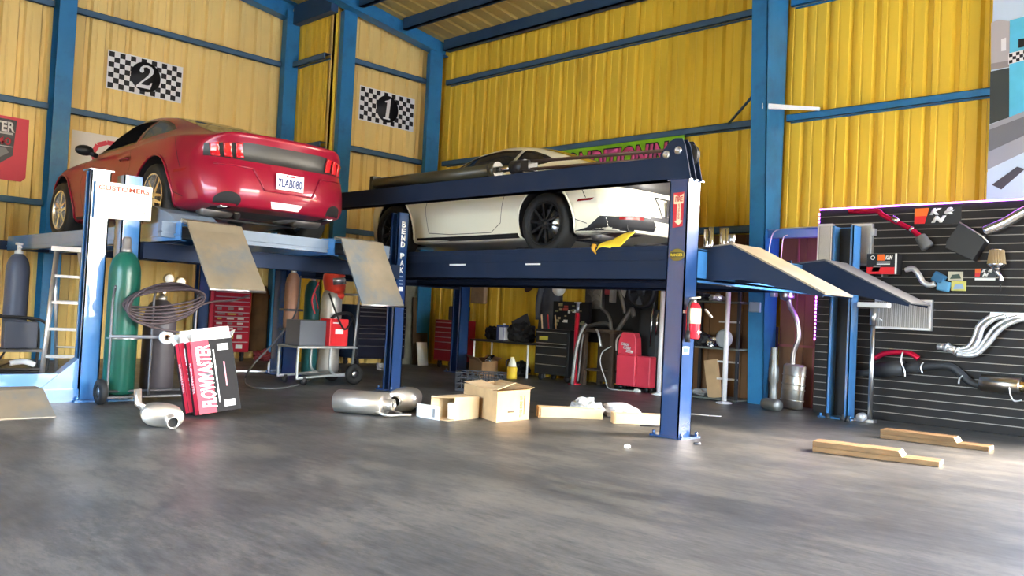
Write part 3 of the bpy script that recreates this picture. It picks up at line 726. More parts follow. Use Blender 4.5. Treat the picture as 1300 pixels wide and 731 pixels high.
def make_car(loc, paint, rimmat, style, label, cat, kind):
    root = thing('car', loc, label, cat)
    me = cut_body(paint); me.name = 'body'; o = bpy.data.objects.new('body', me); COL.objects.link(o); o.parent = root
    for u, spin in ((.92, .3), (3.64, 1.1)):
        for s in (-1, 1):
            w, r, M = wheel(root, u, s, spin, rimmat, style)
            r.location = r.location-w.location
            if kind == 'red' or True:
                b = MB(); b.lathe([(.0, -.10), (.165, -.10), (.165, -.085), (0, -.085)], 28, M); d = b.build('brake_disc', STEEL); d.parent = w; d.location = d.location-w.location
    # arch lips
    for u in (.92, 3.64):
        for s in (-1, 1):
            pts = []
            for k in range(29):
                a = math.radians(-18+216*k/28); p = (u+.413*math.cos(a), .362+.413*math.sin(a))
                h, n, _, _ = BODY_BVH.ray_cast(V((p[0], s*3, p[1])), V((0, -s, 0)))
                if h is not None and abs(h.y) > .7: pts.append(h+V((0, s*.002, 0)))
            b = MB(); b.tube(pts, .011, 8); e = b.build('arch_lip', paint); e.parent = root
    GL = mat('dark_window_glass', (.010, .011, .012), .04, spec=.8)
    if kind == 'red': GT = mat('clear_tinted_glass', (.35, .40, .40), .02, alpha=.28)
    else: GT = mat('smoke_tinted_glass', (.02, .022, .025), .03, alpha=.93)
    add_patch('windshield', patch([(1.46, -.62), (2.02, -.48), (2.08, 0), (2.02, .48), (1.46, .62), (1.36, 0)], 'Z', 1), GL, root)
    add_patch('rear_window', patch([(3.12, -.47), (3.12, .47), (3.88, .43), (3.94, 0), (3.88, -.43)], 'Z', 1), GL, root)
    for s in (-1, 1):
        if not (kind == 'red' and s == -1):
            add_patch('side_window', patch(MAIN_WIN, 'Y', s, -.004), GT, root)
        add_patch('quarter_window', patch(QUART_WIN, 'Y', s, -.004), GT, root)
        # black window surround
        out = []
        for poly in (MAIN_WIN, QUART_WIN):
            for q in strip(poly+[poly[0]], .022): out.append(patch(q, 'Y', s, .003))
        add_patch('window_trim', merge(out), mat('gloss_black_trim', (.01, .01, .01), .2), root)
        # panel gaps
        for pl in ([(1.62, .88), (1.58, .62), (1.62, .30), (2.0, .275), (2.75, .275), (2.93, .38), (2.99, .70), (2.97, .93)], [(1.60, .885), (1.1, .87), (.55, .78)], [(4.0, .93), (4.2, .60)], [(4.0, .40), (4.2, .33)]):
            add_patch('panel_gap', merge([patch(q, 'Y', s, .0025) for q in strip(pl)]), BLACKM, root)
        # rocker
        add_patch('rocker_trim', patch([(1.36, .19), (3.22, .20), (3.20, .255), (1.38, .245)], 'Y', s, .004), BLACKM, root)
        # door handle
        h, n, _, _ = BODY_BVH.ray_cast(V((2.82, s*3, .80)), V((0, -s, 0)))
        b = MB(); b.tube(bez([h+V((-.10, s*.002, 0)), h+V((-.07, s*.03, .004)), h+V((.07, s*.03, .006)), h+V((.10, s*.002, .004))], 5), .011, 8); e = b.build('door_handle', paint); e.parent = root
        # mirror
        b = MB(); b.sphere((1.86, s*1.00, .985), .1, 16, (.62, 1.05, .62)); b.tube([(1.86, s*.86, .94), (1.88, s*.95, .965)], .03, 8); e = b.build('side_mirror', paint if kind != 'red' else BLACK); e.parent = root
        # side marker
        add_patch('side_marker', patch([(4.10, .56), (4.26, .572), (4.30, .60), (4.12, .588)], 'Y', s, .006), mat('dark_red_lens', (.20, .01, .012), .15), root)
    # seats inside
    for s in (-1, 1):
        b = MB(); M = Matrix.Translation((2.78, s*.38, .76)) @ Matrix.Rotation(math.radians(14), 4, 'Y'); b.box((-.06, -.22, -.05), (.07, .22, .30), M, .03); b.box((-.05, -.12, .32), (.05, .12, .48), M, .03); e = b.build('seat', mat('seat_cloth', (.03, .028, .026), .8)); e.parent = root
    b = MB(); b.tube([V((2.05, -.37, 1.0))+Matrix.Rotation(math.radians(-25), 3, 'Y') @ V((0, .18*math.cos(a), .18*math.sin(a))) for a in np.linspace(0, 2*PI, 24, endpoint=False)], .014, 8, closed=True); e = b.build('steering_wheel', BLACK); e.parent = root
    # tail panel with tri-bar lamps
    add_patch('tail_panel', patch([(-.78, .725), (-.40, .705), (.40, .705), (.78, .725), (.78, .845), (.42, .885), (-.42, .885), (-.78, .845)], 'X', 1, .004), mat('tail_black', (.012, .012, .013), .4), root)
    LENS = mat('red_lamp_lens', (.42, .008, .015), .12, coat=.5)
    for s in (-1, 1):
        out = []
        for k in range(3):
            y0 = s*(.465+.10*k); zl_ = .725 if kind == 'red' else .785; out.append(patch([(y0, zl_), (y0+s*.065, zl_), (y0+s*.085, .865-.01*k), (y0+s*.02, .875-.01*k)], 'X', 1, .022, .02))
        for q in out: o = add_patch('tail_lamp', q, LENS, root); md = o.modifiers.new('t', 'SOLIDIFY'); md.thickness = .02; md.offset = 0
    # bumper: recessed licence plate, diffuser, exhaust openings
    add_patch('plate_recess', patch([(-.30, .42), (.30, .42), (.24, .635), (-.24, .635)], 'X', 1, .003), paint, root)
    pm = mat('plate_white', (.75, .76, .76), .4); zx = 4.72
    b = MB(); b.box((zx-.006, -.155, .46), (zx, .155, .62), bev=.002); lp = b.build('license_plate', pm); lp.parent = root
    fx = f_tail(.33)
    if kind == 'red':
        b = MB(); b.box((zx+.0005, -.05, .593), (zx+.002, .05, .609)); e = b.build('header_print', mat('plate_red_print', (.5, .05, .06), .5)); e.parent = lp; e.location = V(e.location)-V(lp.location)
        # lettering positioned in world space
        c = V(loc)+V((zx+.001, 0, .53)); root_lp = lp
        text('lettering', '7LAB080', frame(c, (0, 1, 0), (0, 0, 1)), .085, mat('plate_blue_print', (.03, .05, .16), .5), lp, width=.27, bold=.02)
        add_patch('lower_valance', patch([(-.52, .20), (.52, .20), (.60, .255), (-.60, .255)], 'X', 1, .004), mat('valance_grey', (.05, .05, .055), .5), root)
        add_patch('reverse_lamp', patch([(-.16, .265), (.14, .265), (.17, .33), (-.19, .33)], 'X', 1, .006), mat('clear_lamp', (.75, .72, .70), .2), root)
        for q in ([(-.72, .655), (-.38, .635), (-.27, .43), (.27, .43), (.38, .635), (.72, .655)],):
            cr = add_patch('bumper_crease', merge([patch(k, 'X', 1, .009) for k in strip(q, .016)]), paint, root); md = cr.modifiers.new('t', 'SOLIDIFY'); md.thickness = .012; md.offset = 0
        for s in (-1, 1):
            add_patch('exhaust_opening', patch([(s*.60+.115*math.cos(a), .30+.085*math.sin(a)) for a in np.linspace(0, 2*PI, 20, endpoint=False)], 'X', 1, .005, .03), BLACKM, root)
            b = MB(); b.lathe([(.055, 0), (.058, .12), (.048, .12), (.048, 0)], 20, Matrix.Translation((4.42, s*.60, .29)) @ Matrix.Rotation(PI/2, 4, 'Y')); e = b.build('exhaust_tip', STEEL); e.parent = root
    else:
        add_patch('rear_diffuser', merge([patch([(-.80, .17), (-.30, .17), (-.30, .33), (-.38, .41), (-.60, .42), (-.80, .40)], 'X', 1, .006), patch([(.80, .17), (.30, .17), (.30, .33), (.38, .41), (.60, .42), (.80, .40)], 'X', 1, .006), patch([(-.40, .385), (.40, .385), (.40, .43), (-.40, .43)], 'X', 1, .007)]), mat('diffuser_black', (.02, .02, .022), .45), root)
        [add_patch('diffuser_side', patch([(4.03, .185), (4.60, .20), (4.60, .40), (4.36, .405), (4.20, .29), (4.03, .25)], 'Y', s, .006), mat('diffuser_black', (.02, .02, .022), .45), root) for s in (-1, 1)]
        for s in (-1, 1):
            add_patch('rear_reflector', patch([(s*.50, .382), (s*.74, .372), (s*.74, .396), (s*.50, .408)], 'X', 1, .010), mat('dark_red_lens', (.20, .01, .012), .15), root)
            b = MB(); b.lathe([(.062, 0), (.066, .10), (.054, .10), (.054, -.05), (0, -.05)], 24, Matrix.Translation((4.48, s*.60, .31)) @ Matrix.Rotation(PI/2, 4, 'Y')); e = b.build('exhaust_tip', BLACK); e.parent = root
        b = MB(); b.box((zx+.0, -.165, .45), (zx+.006, .165, .63)); b.box((zx+.006, -.14, .475), (zx+.008, .14, .605)); e = b.build('plate_frame', BLACK); e.parent = lp; e.location = V(e.location)-V(lp.location)
        add_patch('plate_surround', merge([patch(q, 'X', 1, .006) for q in strip([(-.30, .645), (.30, .645), (.22, .44), (-.22, .44), (-.30, .645)], .02)]), mat('diffuser_black', (.02, .02, .022), .45), root)
    # lamps at the front, grille
    add_patch('grille', patch([(-.55, .50), (.55, .50), (.60, .66), (-.60, .66)], 'X', -1, .004), BLACKM, root)
    for s in (-1, 1): add_patch('headlamp', patch([(s*.60, .60), (s*.80, .60), (s*.82, .69), (s*.62, .68)], 'X', -1, .005), mat('clear_lamp', (.75, .72, .70), .2), root)
    # what hangs under the tail: mufflers, over-axle pipes, axle and arms
    def under(nm, mt, fn):
        b = MB(); fn(b); e = b.build(nm, mt); e.parent = root; return e
    DULL = mat('dull_exhaust_steel', (.16, .15, .145), .5, .8, var=.3)
    for s in (-1, 1):
        under('muffler', DULL, lambda b: b.lathe([(0, -.17), (.06, -.17), (.085, -.15), (.09, 0), (.085, .15), (.06, .17), (0, .17)], 20, Matrix.Translation((4.18, s*.52, .225)) @ Matrix.Rotation(PI/2, 4, 'X') @ Matrix.Diagonal((1.0, .72, 1, 1))))
        under('exhaust_pipe', DULL, lambda b: b.tube(bez([(4.30, s*.34, .24), (4.1, s*.24, .20), (3.9, s*.28, .26), (3.6, s*.30, .30), (3.2, s*.22, .17), (2.5, s*.16, .14)], 6), .032, 10))
        under('control_arm', mat('dark_suspension', (.04, .04, .045), .5, .5), lambda b: (b.tube([(3.66, s*.25, .24), (3.62, s*.72, .24)], .03, 8), b.tube([(3.85, s*.30, .20), (3.68, s*.70, .26)], .022, 8)))
    under('differential', mat('dark_suspension', (.04, .04, .045), .5, .5), lambda b: (b.sphere((3.66, 0, .30), .16, 16), b.tube([(3.64, -.7, .34), (3.64, .7, .34)], .035, 10)))
    under('stabilizer_bar', mat('dark_suspension', (.04, .04, .045), .5, .5), lambda b: b.tube(bez([(3.6, -.62, .22), (3.92, -.50, .18), (3.96, 0, .17), (3.92, .50, .18), (3.6, .62, .22)], 6), .016, 8))
    return root
RP = mat('metallic_red_paint', (.205, .005, .021), .30, .1, spec=.2, coat=.4)
WP = mat('pearl_white_paint', (.80, .77, .62), .30, 0, coat=.8)
RIM1 = mat('silver_alloy', (.70, .71, .72), .25, .9); RIM2 = mat('black_alloy', (.012, .012, .013), .45, spec=.2)
red_car = make_car((-12.48, 4.61, 1.665), RP, RIM1, 'five', 'glossy red two-door coupe on the left lift, tail towards us with a licence plate', 'car', 'red')
white_car = make_car((-10.15, 7.97, 1.67), WP, RIM2, 'ten', 'white two-door coupe with black wheels on the right-hand lift', 'car', 'white')
# ---------------------------------------------------------------- signs and banners on the walls
BK = mat('sign_black', (.012, .012, .013), .5); WH = mat('sign_white', (.72, .72, .70), .5)
def digit_two():
    o = [(-.29, .22), (-.27, .36), (-.16, .47), (.0, .50), (.18, .46), (.28, .34), (.28, .20), (.20, .06), (.04, -.10), (-.12, -.27), (-.16, -.34), (.10, -.34), (.20, -.31), (.25, -.20), (.30, -.20), (.25, -.48), (-.33, -.48), (-.33, -.42), (-.18, -.24), (-.02, -.05), (.09, .10), (.14, .24), (.10, .37), (-.02, .42), (-.12, .39), (-.16, .32), (-.13, .30), (-.11, .22), (-.16, .15), (-.24, .15)]
    return o
def digit_one(): return [(-.20, .34), (-.02, .42), (.10, .50), (.13, .50), (.13, -.40), (.22, -.43), (.22, -.48), (-.18, -.48), (-.18, -.43), (-.06, -.40), (-.06, .30), (-.19, .29)]
def race_sign(M, w, h, poly, label):
    t = thing('bay_number_sign', M.translation, label, 'sign', 'chequered bay number signs')
    b = MB(); b.box((-w/2, -h/2, 0), (w/2, h/2, .006), M); b.build('board', WH, t)
    b = MB(); cx, cy = 14, 7; a = w*.97/cx; c = h*.94/cy
    for i in range(cx):
        for j in range(cy):
            if (i+j) % 2 == 0:
                x = -w*.485+a*i; y = -h*.47+c*j
                if math.hypot((x+a/2), (y+c/2)) > h*.36: b.box((x, y, .0055), (x+a, y+c, .0072), M)
    b.build('chequer_pattern', BK, t)
    b = MB(); b.lathe([(0, .006), (h*.40, .006), (h*.40, .0085), (0, .0085)], 40, M); b.build('black_disc', BK, t)
    s = h*.64; b = MB(); b.prism([(x*s+.10*y*s, y*s) for x, y in poly], .0085, .0105, 'Z', M); b.build('numeral', WH, t)
race_sign(frame((-14.0499, 5.63, 4.505), (0, 1, 0), (0, 0, 1)), 1.20, .60, digit_two(), 'chequered sign with a white 2 in a black disc above the red car')
race_sign(frame((-12.7199, 9.44, 4.585), (0, 1, 0), (0, 0, 1)), 1.23, .61, digit_one(), 'chequered sign with a white 1 in a black disc by the corner column')
# brackets carrying the signs (the boards hang from the girts)
# red exhaust poster, left edge
def board(name, M, w, h, mt, parent=None, t=.004):
    b = MB(); b.box((-w/2, -h/2, 0), (w/2, h/2, t), M); return b.build(name, mt, parent)
PINK = mat('poster_red', (.55, .045, .075), .5); PDK = mat('poster_dark', (.055, .055, .065), .5)
t = thing('wall_poster', (-13.93, 3.30, 2.55), 'red and black exhaust poster on the left wall at the picture edge', 'poster')
M = frame((-14.0499, 3.325, 3.035), (0, 1, 0), (0, 0, 1))
b = MB(); b.prism([(-.66, -.46), (.60, -.46), (.66, -.40), (.66, .46), (-.66, .46)], 0, .004, 'Z', M); b.build('sheet', PINK, t)
b = MB(); b.prism([(-.5, -.28), (.25, -.28), (.47, -.10), (.50, .42), (-.5, .42)], .004, .0055, 'Z', M); b.build('dark_field', PDK, t)
text('lettering', 'FLOWMASTER', M @ Matrix.Translation((-.02, .31, .0055)), .15, WH, t, width=1.0, bold=.03)
text('lettering', 'SUPER 40', M @ Matrix.Translation((.08, .10, .0055)), .11, PINK, t, width=.72, bold=.02)
b = MB(); b.prism([(-.40, -.22), (.20, -.22), (.42, -.06), (.38, .0), (-.30, -.02)], .0055, .0075, 'Z', M); b.build('muffler_picture', mat('picture_grey', (.18, .18, .19), .5), t)
for y in (.215, .20, .02): 
    b = MB(); b.box((-.45, y, .0055), (.46, y+.012, .0075), M); b.build('rule', mat('picture_pale', (.45, .45, .47), .5), t)
# white banner with a red swoosh, behind the red car
t = thing('banner', (-13.93, 5.1, 2.85), 'white banner with a red curved stripe behind the red car', 'banner')
M = frame((-14.0499, 5.16, 3.165), (0, 1, 0), (0, 0, 1))
board('sheet', M, 1.16, .60, mat('banner_white', (.62, .60, .56), .5), t)
pts = [(-.22, -.14), (-.26, .0), (-.20, .13), (-.06, .19), (.10, .19)]
b = MB()
for (a, c), (e, g) in zip(pts[:-1], pts[1:]):
    L_ = math.hypot(e-a, g-c); nx, ny = -(g-c)/L_*.035, (e-a)/L_*.035; b.prism([(a-nx, c-ny), (e-nx, g-ny), (e+nx, g+ny), (a+nx, c+ny)], .004, .006, 'Z', M)
b.build('swoosh', PINK, t)
b = MB(); b.box((.16, .16, .004), (.50, .22, .006), M); b.box((.12, -.02, .004), (.50, .05, .006), M); b.build('stripe', PINK, t)
# green air conditioning banner
t = thing('banner', (-9.1, 10.47, 3.2), 'lime green banner with pink lettering on the back wall behind the white car', 'banner')
M = frame((-9.0, 10.485, 3.44), (1, 0, 0), (0, 0, 1))
board('sheet', M, 3.92, .50, mat('banner_green', (.20, .48, .02), .5, var=.25, vscale=3), t)
text('outline', 'CONDITIONING', M @ Matrix.Translation((.70, .0, .004)), .38, BK, t, width=2.46, bold=.075, shear=.12)
text('lettering', 'CONDITIONING', M @ Matrix.Translation((.70, .0, .0065)), .34, mat('banner_pink', (.62, .09, .26), .5), t, width=2.42, bold=.035, shear=.12)
# printed mural of the shop front, right edge
t = thing('mural', (-1.95, 10.44, 2.5), 'printed mural of a blue shop front with chequered band above the slatwall', 'mural')
o = V((-3.05, 10.481, 2.47))
def mp(px, py): p = ay_(px, py, 10.44); return (p.x-o.x, p.z-o.z)
Mm = frame(o, (1, 0, 0), (0, 0, 1)); A = lambda pts: [mp(*p) for p in pts]
def mur(nm, pts, mt, k): b = MB(); b.prism(A(pts), .004*k, .004*k+.0035, 'Z', Mm); return b.build(nm, mt, t)
Z = mat('mural_sky', (.50, .62, .72), .5)
b = MB(); b.prism([(0, 0), (1.06, 0), (1.06, 2.60), (0, 2.60)], 0, .0035, 'Z', Mm); b.build('sheet', Z, t)
mur('grey_building', [(1257, 28), (1266, 24), (1282, 26), (1282, 82), (1257, 88)], mat('mural_grey', (.42, .40, .39), .5), 1)
mur('window', [(1270, 49), (1276, 47), (1276, 63), (1270, 64)], WH, 2)
mur('fence', [(1256, 90), (1280, 85), (1280, 148), (1255, 157)], mat('mural_dark_green', (.045, .055, .05), .5), 1)
mur('railing', [(1257, 80), (1280, 76), (1280, 84), (1257, 88)], mat('mural_rail', (.26, .24, .23), .5), 2)
mur('street', [(1255, 158), (1280, 148), (1345, 122), (1345, 170), (1252, 215)], mat('mural_street', (.30, .32, .34), .5), 1)
mur('street_dark', [(1255, 164), (1345, 130), (1345, 150), (1254, 192)], mat('mural_street_dark', (.15, .16, .17), .5), 2)
mur('kerb', [(1252, 218), (1345, 172), (1345, 254), (1251, 255)], mat('mural_kerb', (.48, .62, .70), .5), 1)
mur('drain', [(1258, 234), (1290, 211), (1300, 214), (1270, 240)], mat('mural_drain', (.06, .06, .07), .5), 2)
mur('blue_shop', [(1281, 25), (1345, 8), (1345, 122), (1280, 148)], mat('mural_cyan', (.10, .48, .66), .5, var=.1), 2)
b = MB()
for i in range(9):
    for j in range(3):
        if (i+j) % 2 == 0: b.prism(A([(1280+4.5*i, 68-1.2*i+4*j), (1284.5+4.5*i, 67-1.2*i+4*j), (1284.5+4.5*i, 71-1.2*i+4*j), (1280+4.5*i, 72-1.2*i+4*j)]), .0125, .0135, 'Z', Mm)
b2 = MB(); b2.prism(A([(1279, 67), (1325, 56), (1325, 69), (1279, 81)]), .0115, .0125, 'Z', Mm); b2.build('band', WH, t); b.build('chequer_pattern', BK, t)
mur('shop_sign', [(1292, 49), (1325, 43), (1325, 53), (1292, 60)], BK, 3)

# customers notice strapped to the two posts
t = thing('notice_board', (-8.42, 3.20, 1.85), 'white CUSTOMERS notice board fixed across two lift posts in front of the red car', 'sign')
c = [ax_(*p, -8.42) for p in ((122, 229), (193.5, 238), (191, 281), (119, 276))]
b = MB(); b.prism([(p.y, p.z) for p in c], -8.425, -8.415, 'X'); b.build('board', mat('notice_white', (.80, .77, .66), .5), t)
ctr = sum(c, V())/4; M = frame((-8.4145, ctr.y, ctr.z), (c[1]-c[0]), (0, 0, 1)); M.translation = V((-8.4145, ctr.y, ctr.z)); h = abs(c[0].z-c[3].z); w = (c[1]-c[0]).length
NT = mat('notice_print', (.22, .22, .22), .6)
text('heading', 'CUSTOMERS', M @ Matrix.Translation((.0, h*.33, 0)), h*.13, mat('notice_red', (.60, .10, .06), .6), t, width=w*.90, bold=.02)
for s, y, ww, hh in (('NOTE', .17, .16, .07), ('FOR YOUR SAFETY', .05, .62, .06), ('ARE CUSTOMERS', -.05, .72, .06), ('IN SHOP AREAS', -.14, .62, .06), ('PLEASE WAIT IN OUR', -.25, .72, .08), ('LOBBY OR SHOWROOM', -.37, .86, .085)):
    text('notice_line', s, M @ Matrix.Translation((.02, h*y, 0)), h*hh, NT, t, width=w*ww)

# ---------------------------------------------------------------- left side of the floor
# aluminium step ladder
t = thing('step_ladder', (-10.2, 3.35, 0), 'aluminium step ladder standing open behind the left lift post', 'ladder')
def rail(nm, a, c, parent, w=.03, d=.06):
    b = MB(); b.tube([V(a), V(c)], w, 4); return b.build(nm, ALU, parent)
TZ = 1.48
f0, f1 = V((-10.06, 3.13, 0.03)), V((-9.90, 3.60, 0.03)); t0, t1 = V((-10.42, 3.32, TZ)), V((-10.36, 3.55, TZ)); r0, r1 = V((-10.80, 3.52, 0.02)), V((-10.66, 3.92, 0.02))
for a, c in ((f0, t0), (f1, t1)): rail('front_rail', a, c, t)
for a, c in ((r0, t0), (r1, t1)): rail('rear_rail', a, c-V((.05, 0, .03)), t, .02)
for k in (1, 2, 3, 4):
    u = k/5; p, q = f0.lerp(t0, u), f1.lerp(t1, u); b = MB(); d = (q-p).normalized(); s = V((.045, 0, 0)); up = V((0, 0, .03))
    b.add([p-s, q-s, q+s, p+s, p-s-up, q-s-up, q+s-up, p+s-up], [(0, 1, 2, 3), (4, 7, 6, 5), (0, 4, 5, 1), (2, 6, 7, 3), (1, 5, 6, 2), (0, 3, 7, 4)]); b.build('step', ALU, t)
for k in (1.2, 3): u = k/5; b = MB(); b.tube([r0.lerp(t0, u), r1.lerp(t1, u)], .012, 6); b.build('rear_brace', ALU, t)
b = MB(); b.cbox(((t0+t1)/2+V((-.02, 0, .0))), (.14, .34, .05), math.radians(-16)); b.build('top_cap', ALU, t)

# gas cylinder helper
def cylinder_bottle(name, base, r, h, mt, label, neck='valve', capmt=STEEL, group=None, collar=None):
    t = thing(name, base, label, 'gas cylinder', group); x, y, z = base; T = Matrix.Translation(V(base))
    b = MB(); b.lathe([(0, .012), (r*.7, 0), (r*.94, .012), (r, .05), (r, h-.22), (r*.97, h-.16), (r*.84, h-.085), (r*.58, h-.03), (r*.34, h-.005), (0, h)], 32, T); b.build('bottle', mt, t)
    if neck == 'cap':
        b = MB(); b.lathe([(0, h-.02), (r*.36, h-.02), (r*.36, h+.02), (r*.30, h+.03), (r*.30, h+.11), (r*.22, h+.135), (0, h+.14)], 20, T); b.build('valve_cap', capmt, t)
    else:
        b = MB(); b.lathe([(0, h-.02), (r*.36, h-.02), (r*.36, h+.03), (r*.18, h+.035), (r*.16, h+.10), (0, h+.11)], 18, T); b.cyl((x, y, z+h+.07), (x+.07, y, z+h+.07), .014, seg=10); b.build('valve', capmt, t)
        b = MB(); b.lathe([(0, h+.10), (.045, h+.10), (.045, h+.125), (0, h+.125)], 12, T); b.build('hand_wheel', capmt, t)
    return t
# green cylinder on its torch cart
gp = fl(147, 511); gx, gy = gp.x-.02, gp.y+.02; CZ = .075
g = cylinder_bottle('gas_cylinder', (gx, gy, CZ), .140, 1.335, GREENC, 'tall green gas cylinder on the torch cart beside the left lift posts', 'cap', mat('cylinder_cap_brown', (.22, .20, .19), .4, .6))
ap = fl(208, 506); axx, ayy = gx-.24, gy+.46
g2 = cylinder_bottle('gas_cylinder', (axx, ayy, CZ), .155, .90, DKCYL, 'short dark grey gas cylinder on the torch cart behind the muffler boxes')
t = thing('torch_cart', (gx-.12, gy+.24, 0), 'steel torch cart holding the green and the dark cylinder', 'cart')
CM = mat('cart_steel', (.10, .10, .11), .45, .6)
b = MB(); b.box((gx-.20, gy-.17, .055), (gx+.16, gy+.66, .072)); b.build('base_plate', CM, t)
wx = gx+.10
for yy in (gy-.20, gy+.70):
    b = MB(); T = Matrix.Translation((gx+.12, yy, .115)) @ Matrix.Rotation(PI/2, 4, 'X'); b.lathe([(.05, -.03), (.10, -.03), (.115, -.018), (.115, .018), (.10, .03), (.05, .03), (.05, -.03)], 24, T); w = b.build('wheel', RUBBER, t)
    b = MB(); b.lathe([(0, -.022), (.052, -.022), (.052, .022), (0, .022)], 16, T); b.build('hub', STEEL, w)
b = MB(); b.cyl((gx+.12, gy-.22, .115), (gx+.12, gy+.72, .115), .012); b.build('axle', CM, t)
for yy in (gy-.155, gy+.22, gy+.64):
    b = MB(); b.tube(bez([(gx+.155, yy, .07), (gx+.155, yy, .6), (gx+.155, yy, .95), (gx+.20, yy, 1.08)], 5), .013, 8); b.build('upright', CM, t)
b = MB(); b.tube([(gx+.16, gy-.17, .62), (gx+.16, gy+.66, .62)], .02, 4); b.build('cross_bar', mat('bar_grey', (.20, .20, .21), .5, .4), t)
b = MB(); b.tube([(gx+.152, gy-.17, .60), (gx+.152, gy-.02, .60)], .006, 6); b.tube([(gx+.165*math.cos(a), gy+.165*math.sin(a), .60) for a in np.linspace(-1.2, 1.2, 14)], .008, 6); b.build('chain', STEEL, t)
# two gauges on the dark cylinder, hose coil hung over the uprights
t = thing('gas_regulator', (axx+.05, ayy+.02, 1.07), 'regulator with two round white gauges on the dark cylinder', 'regulator')
b = MB(); b.tube([(axx+.03, ayy-.02, 1.08), (axx+.06, ayy+.16, 1.08)], .025, 10); b.build('body', mat('brass', (.45, .32, .12), .35, .9), t)
for dy, dz in ((.03, .10), (.15, .075)):
    b = MB(); T = frame((axx+.09, ayy+dy, 1.08+dz), (0, 1, 0), (0, 0, 1)); b.lathe([(0, -.03), (.052, -.03), (.055, 0), (.046, 0.004), (0, .004)], 22, T); ga = b.build('gauge', mat('brass', (.45, .32, .12), .35, .9), t)
    b = MB(); b.lathe([(0, .0045), (.044, .0045), (.044, .006), (0, .006)], 20, T); b.build('dial', PAPER, ga)
rnd = random.Random(3)
t = thing('hose_coil', (gx+.2, gy+.30, .75), 'coiled dark torch hoses hung over the cart between the two cylinders', 'hose')
for k in range(6):
    pts = []; cz = .98-.012*k; a0 = .36+.02*rnd.random(); hz = .085+.025*k
    for a in np.linspace(0, 2*PI, 26, endpoint=False):
        pts.append((gx+.22+.05*math.sin(a*1+k), gy+.30+a0*math.cos(a), cz+hz*math.sin(a)*(1 if math.sin(a) > 0 else .8)+.05*math.cos(a)))
    b = MB(); b.tube(pts, .011, 7, closed=True); b.build('hose_loop', HOSE, t)
b = MB(); b.tube(bez([(gx+.22, gy+.0, .98), (gx+.24, gy-.02, .80), (gx+.26, gy+.25, .70), (gx+.26, gy+.62, .66)], 8), .011, 7); b.build('hose_end', HOSE, t)
b = MB(); b.tube(bez([(gx+.22, gy+.62, .93), (gx+.2, gy+.8, .98), (gx-.1, gy+1.15, 1.0), (gx-.6, gy+1.6, 1.06)], 8), .011, 7); b.build('hose_end', HOSE, t)
t = thing('tape_roll', (gx+.20, gy+.335, .57), 'white roll of tape hooked on the torch cart bar', 'tape')
b = MB(); T = frame((gx+.185, gy+.335, .62), (0, 1, 0), (0, 0, 1)); b.lathe([(.03, 0), (.062, 0), (.062, .05), (.03, .05), (.03, 0)], 24, T); b.build('roll', mat('tape_white', (.80, .79, .77), .5), t)
b = MB(); b.lathe([(.022, -.002), (.03, -.002), (.03, .052), (.022, .052), (.022, -.002)], 20, T); b.build('core', CARDD, t)
# cylinder cart at the far left edge
lp = fl(14, 474); lx, ly = lp.x, lp.y
g3 = cylinder_bottle('gas_cylinder', (lx, ly, .32), .13, 1.12, mat('slate_cylinder_paint', (.07, .085, .13), .45), 'slate grey gas cylinder in a tube-frame cart at the left edge', 'valve', mat('white_valve', (.65, .65, .63), .4))
t = thing('welder_cart', (lx, ly, 0), 'black tube-frame cart with a grey welder at the left edge', 'cart')
for dx in (.20, -.20):
    b = MB(); b.tube(bez([(lx+dx, ly-.28, .04), (lx+dx, ly+.26, .04), (lx+dx, ly+.33, .12), (lx+dx, ly+.33, .52), (lx+dx, ly+.25, .64), (lx+dx, ly+.05, .68), (lx+dx, ly-.28, .68)], 5), .018, 8); b.build('side_hoop', BLACK, t)
b = MB(); b.box((lx-.22, ly-.28, .27), (lx+.22, ly+.30, .30)); b.build('shelf', CM, t)
b = MB(); b.box((lx-.2, ly-.26, .055), (lx+.2, ly+.28, .08)); b.build('floor_pan', BLACK, t)
b = MB(); b.cbox((lx+.16, ly+.02, .47), (.12, .36, .32), bev=.01); b.build('welder_body', mat('welder_slate', (.06, .07, .10), .5), t)
t = thing('welding_gun', (lx+.1, ly+.1, .08), 'white welding gun lying in the bottom of the left edge cart', 'welding gun')
b = MB(); b.tube(bez([(lx+.1, ly-.05, .13), (lx+.1, ly+.10, .15), (lx+.1, ly+.22, .11)], 6), [.035]*13, 10); b.build('handle', WHITE, t)
b = MB(); b.tube(bez([(lx+.1, ly-.05, .13), (lx+.12, ly-.2, .10), (lx+.12, ly-.1, .3), (lx+.16, ly-.05, .5)], 6), .012, 6); b.build('cable', RUBBER, t)
# small muffler in front of the torch cart
MUF = mat('muffler_steel', (.60, .57, .52), .32, .85, var=.12)
def oval_muffler(t, M, L_, a, c, mt=MUF, ribs=0):
    """oval can along local X"""
    b = MB(); n = 32; prof = [(-L_/2, .0), (-L_/2, .80), (-L_/2+.015, .95), (-L_/2+.02, 1.0), (L_/2-.02, 1.0), (L_/2-.015, .95), (L_/2, .80), (L_/2, 0)]
    rings = []
    for x, k in prof:
        rings.append([b.bm.verts.new(M @ V((x, a*k*math.copysign(abs(math.cos(2*PI*i/n))**.75, math.cos(2*PI*i/n)), c*k*math.copysign(abs(math.sin(2*PI*i/n))**.85, math.sin(2*PI*i/n))))) for i in range(n)])
    for A_, B_ in zip(rings[:-1], rings[1:]):
        for i in range(n):
            try: f = b.bm.faces.new((A_[i], A_[(i+1) % n], B_[(i+1) % n], B_[i])); f.smooth = True
            except ValueError: pass
    return b.build('can', mt, t)
